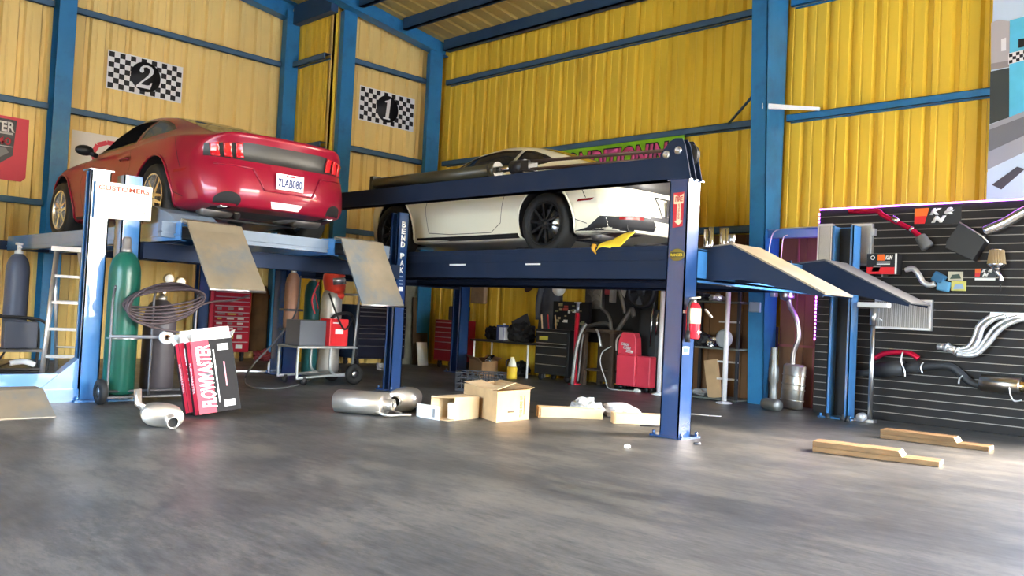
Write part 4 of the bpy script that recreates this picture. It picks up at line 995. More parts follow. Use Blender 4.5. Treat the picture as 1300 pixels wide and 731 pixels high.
def pipe_end(t, pts, r, mt=MUF, nm='pipe'):
    b = MB(); b.tube(pts, r, 16, cap=False); o = b.build(nm, mt, t); md = o.modifiers.new('s', 'SOLIDIFY'); md.thickness = .004; md.offset = -1
    d = (V(pts[-1])-V(pts[-2])).normalized(); b = MB(); p = V(pts[-1])-d*.03; b.cyl(p-d*.004, p, r*.93, seg=16); b.build('bore', BLACKM, o); return o
mpos = fl(203, 541)
t = thing('muffler', (mpos.x, mpos.y, 0), 'small oval steel muffler lying in front of the torch cart', 'muffler')
M = Matrix.Translation((mpos.x-.02, mpos.y+.02, .085)) @ Matrix.Rotation(math.radians(-20), 4, 'Z') @ Matrix.Rotation(math.radians(-6), 4, 'X')
oval_muffler(t, M, .24, .155, .083)
pipe_end(t, [M @ V(p) for p in ((.10, .06, -.01), (.18, .06, -.02), (.24, .07, -.025))], .045)
pipe_end(t, [M @ V(p) for p in ((-.05, -.13, .03), (-.08, -.18, .06), (-.09, -.20, .17))], .028)
# two muffler cartons leaning by the cart
CR_ = mat('carton_red', (.55, .018, .045), .45); CB = mat('carton_black', (.012, .011, .012), .6, spec=.15); CI = mat('carton_white_flap', (.74, .73, .70), .7)
def carton(base, rz, tilt, roll, w, d, h, label, face):
    t = thing('muffler_carton', base, label, 'box', 'red and black muffler cartons')
    M = Matrix.Translation(V(base)) @ Matrix.Rotation(rz, 4, 'Z') @ Matrix.Rotation(roll, 4, 'X') @ Matrix.Rotation(tilt, 4, 'Y')
    b = MB(); b.box((-d, 0, 0), (0, w, h), M); b.build('box', CB, t)                      # local +X is the printed face, +Y its right
    b = MB(); b.box((-.001, 0.0, 0.0), (.002, w*.42, h), M); b.build('red_panel', CR_, t)
    b = MB(); b.box((-d*.62, -.002, 0), (-d*.08, .001, h), M); b.build('red_spine', CR_, t)
    fM = M @ frame((.0022, w*.27, h*.5), (0, 0, 1), (0, -1, 0))
    text('lettering', 'FLOWMASTER', fM, w*.36, WH, t, width=h*.86, bold=.035, shear=.2)
    b = MB(); b.box((.0, w*.50, h*.13), (.0025, w*.53, h*.86), M); b.build('fine_print', WH, t)
    b = MB(); b.box((.0, w*.72, h*.34), (.0025, w*.75, h*.68), M); b.build('fine_print', mat('carton_pink', (.6, .25, .3), .5), t)
    for (a, c) in ((.84, .93), (.06, .15)): b = MB(); b.box((0, w*.62, h*a), (.0025, w*.88, h*c), M); b.build('label', WH, t)
    sM = M @ frame((-d*.40, -.0022, h*.5), (0, 0, -1), (1, 0, 0))
    text('spine_lettering', 'FLOWMASTER', sM, d*.30, WH, t, width=h*.42, bold=.02)
    for k, (x0, x1, dx) in enumerate(((-d, -d*.5, -.10), (-d*.5, 0, .05))):
        b = MB(); b.add([M @ V((x0 if k == 0 else x1, .01, h)), M @ V((x0 if k == 0 else x1, w-.01, h)), M @ V(((x0 if k == 0 else x1)+dx*.3, w-.02, h+.10)), M @ V(((x0 if k == 0 else x1)+dx*.3, .02, h+.10))], [(0, 1, 2, 3)]); b.build('flap', CI, t, solid=.003)
    for y0, dy in ((0, -.04), (w, .05)):
        b = MB(); b.add([M @ V((-.005, y0, h)), M @ V((-d+.005, y0, h)), M @ V((-d+.02, y0+dy, h+.07)), M @ V((-.02, y0+dy, h+.07))], [(0, 1, 2, 3)]); b.build('flap', CI, t, solid=.003)
    return t
bpz = fl(253, 531)
carton((bpz.x, bpz.y, .03), math.radians(-6), math.radians(-11), math.radians(7), .36, .15, .62, 'muffler carton with a big white name on red, front one of the leaning pair', True)
carton((bpz.x-.165, bpz.y-.01, .03), math.radians(-6), math.radians(-13), math.radians(8), .36, .14, .60, 'muffler carton behind the other, showing mostly its red spine', False)

# ---------------------------------------------------------------- tool chests
def chest(name, x0, x1, y0, y1, z0, z1, face, mt, rows, label, cat='tool chest', handle=STEEL, casters=True, z_top=None, prints=0, gap=None):
    """face: '+x' or '-y'. rows: list of drawer heights from the top"""
    t = thing(name, ((x0+x1)/2, (y0+y1)/2, 0), label, cat)
    b = MB(); b.box((x0, y0, z0), (x1, y1, z1), bev=.008); b.build('cabinet', mt, t)
    tot = sum(rows); z = z1-.03; H = z1-z0-.05
    for k, r in enumerate(rows):
        h = H*r/tot; za, zb_ = z-h+.006, z-.004
        b = MB()
        if face == '+x': b.box((x1, y0+.025, za), (x1+.014, y1-.025, zb_), bev=.003)
        else: b.box((x0+.025, y0-.014, za), (x1-.025, y0, zb_), bev=.003)
        dr = b.build('drawer', mt, t); b = MB()
        if face == '+x': b.box((x1+.014, y0+.04, zb_-.020), (x1+.026, y1-.04, zb_-.006))
        else: b.box((x0+.04, y0-.026, zb_-.020), (x1-.04, y0-.014, zb_-.006))
        b.build('handle', handle, dr)
        if prints and k >= prints:
            for q in range(3):
                b = MB(); u = random.Random(k*7+q); ya = y0+.07+(y1-y0-.14)*(q/3)+.03*u.random(); wy = (y1-y0)*(.10+.12*u.random()); mz = za+(zb_-.02-za)*.25
                b.box((x1+.0138, ya, mz), (x1+.0152, ya+wy, mz+(zb_-za)*.42)); b.build('decal', [PAPER, mat('decal_yellow', (.6, .45, .08), .5), mat('decal_grey', (.30, .25, .25), .5)][u.randrange(3)], dr)
        z -= h
    if casters:
        for xx in (x0+.08, x1-.08):
            for yy in (y0+.08, y1-.08):
                b = MB(); b.lathe([(0, -.018), (.05, -.018), (.05, .018), (0, .018)], 16, Matrix.Translation((xx, yy, .05)) @ Matrix.Rotation(PI/2, 4, 'X')); b.box((xx-.03, yy-.025, .085), (xx+.03, yy+.025, z0+.001)); b.build('caster', BLACK, t)
    return t
xa = -13.25
ya, yb = ax_(268, 420, xa).y, ax_(317, 420, xa).y
zt, zb_ = ax_(300, 362, xa).z, ax_(300, 447, xa).z
ct = chest('tool_chest', xa-.50, xa, ya, yb, max(zb_, .10), zt, '+x', REDT, [1, 1, 1, 1, 1.4, 1, 1, 1.1, 1.2, 2.2, 2.2], 'tall red tool chest with many drawers seen under the left steel ramp', prints=4)
b = MB(); b.box((xa+.0, ya-.05, max(zb_, .1)-.05), (xa+.03, ya, zt+.1)); b.build('side_post', mat('red_highlight_paint', (.60, .05, .08), .25), ct)  # side post in a brighter red; its highlight is put into the colour
xa = -12.15; ya, yb = ax_(453, 420, xa).y, ax_(516, 420, xa).y; zt, zb_ = ax_(480, 388, xa).z, ax_(480, 455, xa).z
chest('tool_chest', xa-.48, xa, ya, yb-.02, max(zb_, .10), zt, '+x', mat('black_blue_tool_paint', (.012, .014, .028), .35), [1, 1, 2.2, .8, 1.2, 1.2, 1.8, 3], 'black tool chest with steel drawer handles beside the hanging ramp')
ya_ = 10.06; xl, xr = ay_(552, 420, ya_).x, ay_(581, 420, ya_).x; zt, zb_ = ay_(565, 406, ya_).z, ay_(565, 458, ya_).z
chest('tool_chest', xl, xr, ya_, ya_+.42, max(zb_, .1), zt, '-y', REDT2, [1, 1, 1, 1, 1.6, 2.2], 'dark red tool chest in the far corner behind the lift column')
t = tag(MB().cbox(((xl+xr)/2+.1, ya_+.2, zt+.125), (.30, .26, .25), bev=.02).build('battery_box', DGREY), 'dark box standing on the corner red tool chest', 'box')
# leaning sheet and boards between the black chest and the corner
p = fl(520, 463); b = MB(); M = Matrix.Translation((-12.10, 10.06, 0)) @ Matrix.Rotation(math.radians(-10), 4, 'Y'); b.box((-.02, -.10, 0), (0, .13, .42), M); tag(b.build('leaning_panel', WHITE), 'white panel leaning on the floor between the two far tool chests', 'panel')
b = MB(); M = Matrix.Translation((-12.33, 10.16, 0)) @ Matrix.Rotation(math.radians(-4), 4, 'Y'); b.box((-.02, -.14, 0), (0, .20, 1.22), M); tag(b.build('brown_board', mat('brown_board', (.10, .065, .035), .7)), 'tall brown board leaning behind the white panel', 'board')
b = MB(); M = Matrix.Translation((-12.42, 10.0, 0)) @ Matrix.Rotation(math.radians(-3), 4, 'Y'); b.box((-.02, -.30, 1.0), (0, .30, 2.1), M); b.box((-.02, -.30, 0), (0, .30, 1.0), M); tag(b.build('grey_panel', mat('grey_panel', (.26, .26, .20), .7, var=.3)), 'tall pale grey panel standing at the corner column', 'panel')
# copper brown bottle strapped to a lift column
c0 = ax_(369, 418, -10.47); 
t = cylinder_bottle('gas_cylinder', (-10.475, c0.y, c0.z), .105, ax_(369, 345, -10.47).z-c0.z, COPCYL, 'copper brown gas bottle strapped to a lift column behind the hose loop')
b = MB(); b.box((-10.60, c0.y-.12, c0.z+.25), (-10.37, c0.y+.12, c0.z+.28)); b.build('strap', CM, t); b = MB(); b.box((-10.60, c0.y-.12, c0.z-.015), (-10.37, c0.y+.12, c0.z+.006)); b.build('bracket', CM, t)
# welding cart
wx, wy = -9.55, 6.20
t = thing('welding_cart', (wx, wy, 0), 'grey tube welding cart with casters carrying a red welder', 'cart')
GT_ = mat('cart_grey_tube', (.33, .35, .35), .4, .6)
for dx in (.22, -.22):
    b = MB(); b.tube(bez([(wx+dx, wy-.42, .46), (wx+dx, wy-.42, .12), (wx+dx, wy-.36, .09), (wx+dx, wy+.38, .14)], 5), .017, 8); b.build('side_tube', GT_, t)
    b = MB(); b.tube([(wx+dx, wy-.42, .47), (wx+dx, wy+.42, .47)], .017, 8); b.build('top_tube', GT_, t)
    b = MB(); b.tube(bez([(wx+dx, wy+.05, .47), (wx+dx, wy+.05, .2), (wx+dx, wy+.14, .12)], 5), .017, 8); b.build('leg_tube', GT_, t)
    b = MB(); b.tube([(wx+dx, wy+.38, .14), (wx+dx, wy+.44, 1.15)], .015, 8); b.build('back_tube', GT_, t)
    b = MB(); T = Matrix.Translation((wx+dx*1.15, wy+.40, .13)) @ Matrix.Rotation(PI/2, 4, 'Y'); b.lathe([(.05, -.028), (.11, -.028), (.13, -.015), (.13, .015), (.11, .028), (.05, .028), (.05, -.028)], 24, T); w = b.build('wheel', RUBBER, t)
    b = MB(); b.lathe([(0, -.02), (.055, -.02), (.055, .02), (0, .02)], 14, T); b.build('hub', STEEL, w)
    b = MB(); T = Matrix.Translation((wx+dx, wy-.32, .042)) @ Matrix.Rotation(PI/2, 4, 'Y'); b.lathe([(0, -.014), (.042, -.014), (.042, .014), (0, .014)], 16, T); b.box((wx+dx-.02, wy-.34, .06), (wx+dx+.02, wy-.30, .10)); b.build('caster', BLACK, t)
b = MB(); b.box((wx-.24, wy-.44, .455), (wx+.24, wy+.44, .475)); b.build('top_shelf', GT_, t)
b = MB(); b.box((wx-.24, wy-.10, .10), (wx+.24, wy+.44, .118)); b.build('bottom_shelf', GT_, t)
b = MB(); b.tube([(wx-.22, wy+.44, 1.15), (wx+.22, wy+.44, 1.15)], .015, 8); b.build('push_bar', GT_, t)
t = thing('welder', (wx, wy, .48), 'red and grey wire welder on the welding cart', 'welder')
b = MB(); b.box((wx-.20, wy-.36, .477), (wx+.14, wy+.02, .80), bev=.012); b.build('case', mat('welder_grey', (.10, .11, .13), .45), t)
b = MB(); b.box((wx-.02, wy+.02, .477), (wx+.22, wy+.30, .83), bev=.012); fr = b.build('front_case', mat('welder_red', (.62, .02, .025), .3), t)
b = MB(); b.box((wx+.22, wy+.10, .64), (wx+.224, wy+.22, .70)); lab(b.build('name_plate', PAPER, fr), 'white name plate')
b = MB(); b.box((wx+.22, wy+.06, .77), (wx+.224, wy+.15, .785)); b.build('print', PAPER, fr)
b = MB(); b.tube(bez([(wx+.12, wy+.10, .83), (wx+.12, wy+.2, .89), (wx+.05, wy+.45, .88), (wx, wy+.56, .6), (wx, wy+.54, .2)], 8), .022, 8); b.build('cable', RUBBER, t)
sx, sy = wx-.08, wy+.27-.0
sc = cylinder_bottle('gas_cylinder', (wx-.17, wy+.28, .12), .138, 1.12, SILCYL, 'silver gas cylinder standing on the welding cart under the red helmet')
t = thing('welding_helmet', (wx-.17, wy+.28, 1.25), 'red welding helmet with a clear visor hung on the silver cylinder', 'helmet')
hc = (wx-.16, wy+.30, 1.335); Mh = Matrix.Translation(V(hc)) @ Matrix.Rotation(math.radians(8), 4, 'X')
b = MB(); b.lathe([(.125, -.17), (.145, -.10), (.155, 0), (.145, .07), (.10, .115), (.0, .13)], 28, Mh @ Matrix.Diagonal((1, .92, 1, 1))); b.build('shell', mat('helmet_red', (.60, .05, .03), .3), t, solid=.006)
b = MB(); b.lathe([(.160, -.06), (.163, .0), (.158, .03)], 20, Mh @ Matrix.Diagonal((1, .92, 1, 1)), a0=-.75, a1=.75); b.build('visor', mat('visor_silver', (.45, .45, .46), .15, .7), t, solid=.004)
b = MB(); b.lathe([(.11, -.17), (.12, -.22), (.09, -.27)], 20, Mh, a0=-.9, a1=.9); b.build('chin_guard', mat('helmet_red', (.60, .05, .03), .3), t, solid=.004)
b = MB(); b.tube(bez([ax_(418, 372, -9.3), ax_(428, 400, -9.3), ax_(438, 418, -9.28), V((wx+.1, wy+.45, .86))], 8), .012, 7); tag(b.build('torch_lead', RUBBER), 'black torch lead hanging from the red helmet to the cart', 'cable')
# hose loop from the ceiling height to the floor by the cart
P = [ax_(382, 350, -9.9), ax_(376, 395, -9.9), ax_(352, 430, -9.7), ax_(322, 462, -9.6)]; P[-1].z = max(P[-1].z, .12)
q = [fl(311, 482), fl(318, 492), fl(355, 494), fl(390, 485), fl(403, 472)]
for v in q: v.z = .012
b = MB(); b.tube(bez(P+q, 8), .011, 7); tag(b.build('air_hose', mat('grey_hose', (.09, .09, .09), .5)), 'grey air hose hanging down and looping across the floor before the welding cart', 'hose')
b = MB(); b.tube(bez([ax_(405, 358, -9.4), ax_(396, 380, -9.35), ax_(400, 398, -9.3)], 8), .010, 7); b.tube(bez([ax_(400, 372, -9.4), ax_(404, 392, -9.4)], 4), .008, 6); tag(b.build('red_lead', mat('red_lead', (.50, .03, .05), .5)), 'red cable bundle hanging above the red welder', 'cable')
for px0, px1, lbl in ((385, 400, 'teal cylinder standing behind the red welder'),):
    c = fl(392, 470); cylinder_bottle('gas_cylinder', (-10.9, ax_(393, 440, -10.9).y, 0), .11, 1.35, mat('teal_cylinder', (.02, .12, .13), .4), lbl)
b = MB(); p = fl(270, 472); 
b.box((0, 0, 0), (.9, .035, .02), Matrix.Translation((p.x-.1, p.y, 0)) @ Matrix.Rotation(math.radians(70), 4, 'Z')); tag(b.build('steel_strip', ALU), 'thin bright strip lying on the floor before the tall red chest', 'strip')
t = tag(MB().lathe([(0, 0), (.045, 0), (.05, .01), (.05, .13), (.025, .16), (.025, .19), (0, .19)], 18, Matrix.Translation((fl(344, 473).x, fl(344, 473).y, 0))).build('white_bottle', WHITE), 'small white bottle at the foot of the lift column by the hose', 'bottle')

# ---------------------------------------------------------------- the middle of the floor
# two big mufflers lying on the floor
def big_muffler(pos, rz, label, L_=.46, back=False):
    t = thing('muffler', (pos[0], pos[1], 0), label, 'muffler')
    M = Matrix.Translation((pos[0], pos[1], .108)) @ Matrix.Rotation(rz, 4, 'Z')
    oval_muffler(t, M, L_, .15, .105)
    b = MB()
    for k in range(5): 
        zz = -.06+.03*k; b.tube([M @ V((L_/2-.12, -.153+.25*zz*zz*20*.1, zz)), M @ V((L_/2-.02, -.150, zz))], .004, 5)
    pipe_end(t, [M @ V((L_/2-.01, -.045, .0)), M @ V((L_/2+.05, -.045, 0)), M @ V((L_/2+.085, -.045, 0))], .055)
    b = MB(); b.tube(bez([M @ V((L_/2-.06, -.12, -.06)), M @ V((L_/2+.05, -.14, -.085)), M @ V((L_/2+.16, -.02, -.085)), M @ V((L_/2+.22, .05, -.09))], 6), .014, 8); b.build('hanger_rod', MUF, t); return t
m1a, m1b = fl(432, 524), fl(482, 529)
d = (m1b-m1a); big_muffler(((m1a.x+m1b.x)/2-.06, (m1a.y+m1b.y)/2+.06), math.atan2(d.y, d.x)+math.radians(8), 'polished oval muffler lying on the floor, left one of the pair', .50)
m2 = fl(505, 522); big_muffler((m2.x-.06, m2.y+.12), math.radians(-48), 'polished oval muffler lying on the floor, right one with its open pipe towards us', .44)
# small white box
def carton_plain(name, corners, h, mt, label, cat='box', open_top=True, flaps=()):
    """corners: 4 floor points in order"""
    c = sum((V(p) for p in corners), V())/4; t = thing(name, (c.x, c.y, 0), label, cat)
    b = MB(); vs = [V((p[0], p[1], .002)) for p in corners]+[V((p[0], p[1], h)) for p in corners]
    fs = [(0, 3, 2, 1)]+[(i, (i+1) % 4, 4+(i+1) % 4, 4+i) for i in range(4)]+([] if open_top else [(4, 5, 6, 7)])
    b.add(vs, fs); b.build('box', mt, t, solid=.006 if open_top else 0)
    for i, out, up in flaps:
        p, q = vs[4+i], vs[4+(i+1) % 4]; n = V((q.y-p.y, p.x-q.x, 0)).normalized(); mid = c-V(((p.x+q.x)/2, (p.y+q.y)/2, 0)); mid.z = 0
        if n.dot(mid) > 0: n = -n
        b = MB(); b.add([p, q, q+n*out+V((0, 0, up)), p+n*out+V((0, 0, up))], [(0, 1, 2, 3)]); b.build('flap', mt, t, solid=.005)
    return t
wb = fl(534, 530); wb2 = fl(558, 534)
t = carton_plain('small_carton', [wb2, wb2+V((-.10, .03, 0)), wb+V((-.10, .03, 0)), wb], .125, WHITE, 'small white carton on the floor between the mufflers and the brown boxes', open_top=False)
p = fl(548, 534); b = MB(); b.box((0, -.002, .02), (.03, .001, .10), Matrix.Translation((wb.x+.62*(wb2.x-wb.x), wb.y+.62*(wb2.y-wb.y), 0)) @ Matrix.Rotation(math.atan2(wb2.y-wb.y, wb2.x-wb.x), 4, 'Z')); b.build('printed_mark', GREY, t)
# open brown box on its side, and the large box
a0, a1 = fl(576, 534), fl(607, 531); a2 = a1+V((-.42, -.12, 0)); a3 = a0+V((-.42, -.12, 0))
t = thing('cardboard_box', ((a0.x+a2.x)/2, (a0.y+a2.y)/2, 0), 'small brown cardboard box lying open on its side before the large box', 'box', )
dY = V((a1.x-a0.x, a1.y-a0.y, 0)); e = dY.normalized(); n = V((e.y, -e.x, 0)); n = n if n.x > 0 else -n
O = a0+V((0, 0, .003)); W_ = dY.length; D_ = .20; H_ = .205
def bx(u, v, z): return O+e*u-n*v+V((0, 0, z))
b = MB(); vs = [bx(0, 0, 0), bx(W_, 0, 0), bx(W_, D_, 0), bx(0, D_, 0), bx(0, 0, H_), bx(W_, 0, H_), bx(W_, D_, H_), bx(0, D_, H_)]
b.add(vs, [(0, 3, 2, 1), (4, 5, 6, 7), (0, 1, 5, 4), (1, 2, 6, 5), (2, 3, 7, 6)]); b.build('box', CARDL, t, solid=.006)
for pts in ([bx(0, 0, 0), bx(0, D_, 0), bx(-.09, D_, -.0), bx(-.08, 0, -.0)], [bx(0, 0, H_), bx(0, D_, H_), bx(-.10, D_, H_-.005), bx(-.09, 0, H_+.004)], [bx(0, D_, 0), bx(0, D_, H_), bx(-.07, D_+.03, H_), bx(-.07, D_+.03, 0)]):
    b = MB(); b.add(pts, [(0, 1, 2, 3)]); b.build('flap', CARDL, t, solid=.004)
tag(MB().cbox(bx(.07, .09, .075), (.06, .07, .145), .5).build('small_carton', WHITE), 'small white carton inside the open brown box', 'box')
f0, f1, f2 = fl(630, 536.5), fl(671, 532), fl(588, 522)
f3 = f2+(f1-f0)
t = carton_plain('cardboard_box', [f0, f1, f3, f2], .285, CARD, 'large open cardboard box in the middle of the floor, long flap raised', flaps=((1, .05, .02),))
# sagging flap between
vs = [V((p.x, p.y, .287)) for p in (f0, f1, f3, f2)]
b = MB(); n = 8; L0 = [vs[0].lerp(vs[1], .85*0), vs[3]]
pts0 = [vs[3].lerp(vs[0], k/n) for k in range(n+1)]; off = (vs[1]-vs[0])*.55
row0 = [p+V((0, 0, .012-.02*math.sin(PI*k/n))) for k, p in enumerate(pts0)]; row1 = [p+off+V((0, 0, .02+.05*(k/n)**2-.03*math.sin(PI*k/n))) for k, p in enumerate(pts0)]
b.add(row0+row1, [(k, k+1, n+2+k, n+1+k) for k in range(n)]); b.build('flap', CARDL, t, solid=.005)
e = (f1-f0).normalized(); fM = frame(f0+e*.36+V((0, 0, .13)), (0, 0, 1), -e); nrm = fM.to_3x3() @ V((0, 0, 1))
sgn = 1 if nrm.dot(V((0, 0, 0))-f0) > 0 else -1
pr = mat('carton_print', (.10, .07, .04), .8)
if sgn < 0: fM = frame(f0+e*.36+V((0, 0, .13)), (0, 0, -1), e)
fM.translation = fM.translation+(fM.to_3x3() @ V((0, 0, 1)))*.004
text('print', 'THIS SIDE UP', fM, .035, pr, t, width=.20)
b = MB(); b.box((-.03, -.04, 0), (-.012, .05, .002), fM @ Matrix.Translation((-.02, .15 if sgn > 0 else -.15, 0))); b.build('print_bar', pr, t)
b = MB(); b.box((-.08, -.004, 0), (.10, .004, .002), fM @ Matrix.Translation((0, -.05, 0))); b.build('print_bar', pr, t)
# black plastic crate behind the boxes
cc = fl(610, 497)
t = thing('plastic_crate', (cc.x, cc.y, 0), 'black lattice crate behind the large cardboard box', 'crate')
Mc = Matrix.Translation((cc.x-.1, cc.y+.1, 0)) @ Matrix.Rotation(math.radians(40), 4, 'Z')
CRM_ = mat('crate_black', (.02, .02, .024), .45)
b = MB(); b.box((-.30, -.20, .0), (.30, .20, .02), Mc); b.build('base', CRM_, t)
for (ux, uy, L_) in ((1, 0, .30), (0, 1, .20)):
    for s in (-1, 1):
        b = MB()
        for zz in (.02, .09, .16, .225): 
            if ux: b.box((-.30, s*.20-.008, zz), (.30, s*.20+.008, zz+.014), Mc)
            else: b.box((s*.30-.008, -.20, zz), (s*.30+.008, .20, zz+.014), Mc)
        for k in range(9):
            u = -L_+2*L_*k/8
            if ux: b.box((u-.006, s*.20-.006, .0), (u+.006, s*.20+.006, .235), Mc)
            else: b.box((s*.30-.006, u-.006, 0), (s*.30+.006, u+.006, .235), Mc)
        b.build('lattice_side', CRM_, t)
# long flat boxes
def long_box(p, q, d, h, label, capm=None):
    p, q = V(p), V(q); e = (q-p).normalized(); n = V((-e.y, e.x, 0)); t = thing('long_carton', (p.x, p.y, 0), label, 'box', 'long flat cartons')
    b = MB(); vs = [p, q, q+n*d, p+n*d]; b.add([V((v.x, v.y, .003)) for v in vs]+[V((v.x, v.y, h)) for v in vs], [(0, 3, 2, 1), (4, 5, 6, 7)]+[(i, (i+1) % 4, 4+(i+1) % 4, 4+i) for i in range(4)]); b.build('carton', CARDL, t, bevel=.003)
    b = MB(); vs = [p-e*.004, p+e*.02, p+e*.02+n*(d+.001), p-e*.004+n*(d+.001)]; b.add([V((v.x, v.y, .002)) for v in vs]+[V((v.x, v.y, h+.002)) for v in vs], [(0, 3, 2, 1), (4, 5, 6, 7)]+[(i, (i+1) % 4, 4+(i+1) % 4, 4+i) for i in range(4)]); b.build('end_flap', CARD, t)
    return t
long_box(fl(684, 530), fl(765, 533), .16, .105, 'long pale carton lying left, under a plastic bag')
long_box(fl(779, 538), fl(851, 541), .15, .10, 'long pale carton lying right, against the near lift column')
PLA = mat('clear_plastic_bag', (.78, .80, .80), .25, spec=.8, trans=.35, var=.05)
def crumple(c, size, label, mt, name='plastic_bag', seed=1, cat='bag'):
    r = random.Random(seed); bm = bmesh.new(); bmesh.ops.create_icosphere(bm, subdivisions=3, radius=1)
    for v in bm.verts:
        k = 1+.28*math.sin(v.co.x*5+seed)*math.cos(v.co.y*6-seed)+.18*r.uniform(-1, 1); v.co = V((v.co.x*size[0]*k, v.co.y*size[1]*k, max(v.co.z*size[2]*k, -size[2]*.85)))
        v.co += V(c)+V((0, 0, size[2]*.85+.002))
    b = MB(); b.bm.free(); b.bm = bm
    return tag(b.build(name, mt), label, cat)
p = ay_(732, 515, 6.80); crumple((fl(733, 532).x-.1, fl(733, 532).y+.24, .0), (.16, .11, .10), 'crumpled clear plastic bag behind the left long carton', PLA, seed=4)
crumple((fl(783, 531).x-.05, fl(783, 531).y+.12, 0), (.20, .14, .075), 'white foam wrap between the two long cartons', mat('foam_wrap', (.78, .76, .74), .6), 'foam_wrap', 9, 'packing')
crumple((fl(796, 569).x, fl(796, 569).y, 0), (.022, .022, .016), 'tiny crumpled white paper alone on the floor', PAPER, 'paper_scrap', 2, 'paper')
p = fl(895, 527); b = MB(); b.box((-.17, -.035, .001), (.17, .035, .004), Matrix.Translation((p.x, p.y, 0)) @ Matrix.Rotation(math.radians(25), 4, 'Z')); tag(b.build('paper_strip', PAPER), 'white paper strip on the floor behind the near lift column', 'paper')
p = fl(885, 564); tag(MB().lathe([(0, 0), (.03, 0), (.032, .008), (.026, .02), (.012, .022), (0, .022)], 18, Matrix.Translation((p.x, p.y, 0))).build('floor_bolt', CM), 'small grey bolt cap on the floor beside the near lift column', 'bolt')
p = fl(827, 542); b = MB(); b.tube([(p.x-.08, p.y-.07, .008), (p.x+.08, p.y+.06, .008)], .006, 6); tag(b.build('black_rod', BLACK), 'short black rod on the floor before the right long carton', 'rod')
# yellow rag on the runway
c = ay_(772, 312, 6.83)
t = thing('rag', (c.x, 6.85, 1.675), 'yellow rag draped over the runway behind the white car rear wheel', 'rag')
b = MB(); nn = 9; grid = []
for i in range(nn):
    for j in range(5):
        u = i/(nn-1); v = j/4; x = c.x-.14+.30*u; zz = 1.712+.17*v*(.45+.55*u)+.012*math.sin(7*u+3*v); yy = 6.80+.16*v-.03*math.sin(5*u)
        if v == 0 and u < .45: zz -= .05*(1-u/.45)
        grid.append((x+.05*v, yy, zz))
b.add(grid, [(i*5+j, (i+1)*5+j, (i+1)*5+j+1, i*5+j+1) for i in range(nn-1) for j in range(4)], smooth=True); b.build('cloth', mat('yellow_rag', (.78, .56, .04), .75, var=.1), t, solid=.006)
b = MB(); b.tube(bez([(c.x-.16, 6.81, 1.73), (c.x-.15, 6.785, 1.69), (c.x-.11, 6.78, 1.64)], 5), [.03, .03, .028, .026, .024, .022, .018, .014, .01, .008, .005], 7); lab(b.build('corner', mat('orange_rag', (.55, .28, .03), .8), t), 'orange stained corner')
# ---------------------------------------------------------------- along the back wall, under the white car's lift
DK = mat('dark_brown_bench', (.045, .028, .018), .7, var=.3); DKM = mat('dark_metal', (.03, .03, .032), .5, .4)
OLDW = mat('old_brown_panelling', (.15, .075, .03), .75, var=.35, vscale=2.5, stretch=(1, 1, .3))
def box_thing(name, lo, hi, mt, label, cat, bev=.01): b = MB(); b.box(lo, hi, bev=bev); return tag(b.build(name, mt), label, cat)
# brown panelling below the girt, right half of the back wall
for nm, xa, xb in (('trim_panelling', -7.28, -5.75), ('trim_panelling', -5.47, -4.80)):
    b = MB(); n = max(1, int((xb-xa)/.24)); w = (xb-xa)/n
    for k in range(n): b.box((xa+w*k+.004, 10.50, 0), (xa+w*(k+1)-.004, 10.53, 2.22))
    b.box((xa, 10.53, 0), (xb, 10.55, 2.22)); trim(b, OLDW)
b = MB()
for z in (.75, 1.5, 2.2): b.box((-5.47, 10.47, z), (-4.80, 10.50, z+.03))
for x in (-5.25, -5.0): b.box((x, 10.48, 0), (x+.02, 10.50, 2.2))
trim(b, mat('panel_rust', (.22, .07, .06), .6))
# blue lintel from the main column to the slatwall
zl = ay_(1000, 297, 10.2).z
b = MB(); b.box((-5.49, 10.14, zl-.05), (-4.78, 10.26, zl+.05)); b.box((-5.49, 10.10, zl+.05), (-4.78, 10.30, zl+.056)); trim(b, LIFTL)
b = MB(); b.tube(bez([(-5.45, 10.135, 1.75), (-5.46, 10.135, 2.0), (-5.40, 10.135, 2.20), (-5.2, 10.135, zl+.066), (-4.8, 10.135, zl+.066)], 6), .008, 6); tag(b.build('conduit', ALU), 'thin pale conduit bending over the blue lintel by the main column', 'pipe')
b = MB(); b.tube(bez([(-5.30, 10.134, 1.78), (-5.28, 10.134, 2.1), (-5.22, 10.134, zl-.02)], 6), .007, 6); tag(b.build('conduit', ALU), 'short pale conduit dropping from the blue lintel', 'pipe')
# table and what stands on it
xl, xr = ay_(602, 433, 10.0).x, ay_(677, 436, 10.0).x; zt = ay_(640, 433, 9.95).z
t = thing('work_table', ((xl+xr)/2, 10.15, 0), 'dark folding table with pale legs against the yellow wall', 'table')
b = MB(); b.box((xl, 9.90, zt-.03), (xr, 10.42, zt), bev=.006); b.build('table_top', DKM, t)
for xx in (xl+.06, xr-.06):
    for yy in (9.95, 10.36):
        b = MB(); b.cyl((xx, yy, .002), (xx, yy, zt-.03), .016, seg=10); lab(b.build('leg', WHITE, t), 'pale round leg')
xm = ay_(640, 425, 10.1).x
t = thing('solvent_can', (xm, 10.06, zt), 'blue and white rectangular can on the dark table', 'can')
b = MB(); b.box((xm-.085, 10.0, zt+.001), (xm+.085, 10.12, zt+.26), bev=.008); b.build('can', mat('can_blue', (.03, .05, .16), .35), t)
b = MB(); b.box((xm-.02, 9.998, zt+.02), (xm+.08, 10.001, zt+.22)); b.box((xm+.084, 10.01, zt+.02), (xm+.0865, 10.11, zt+.22)); b.build('label', mat('can_label', (.60, .63, .70), .5), t)
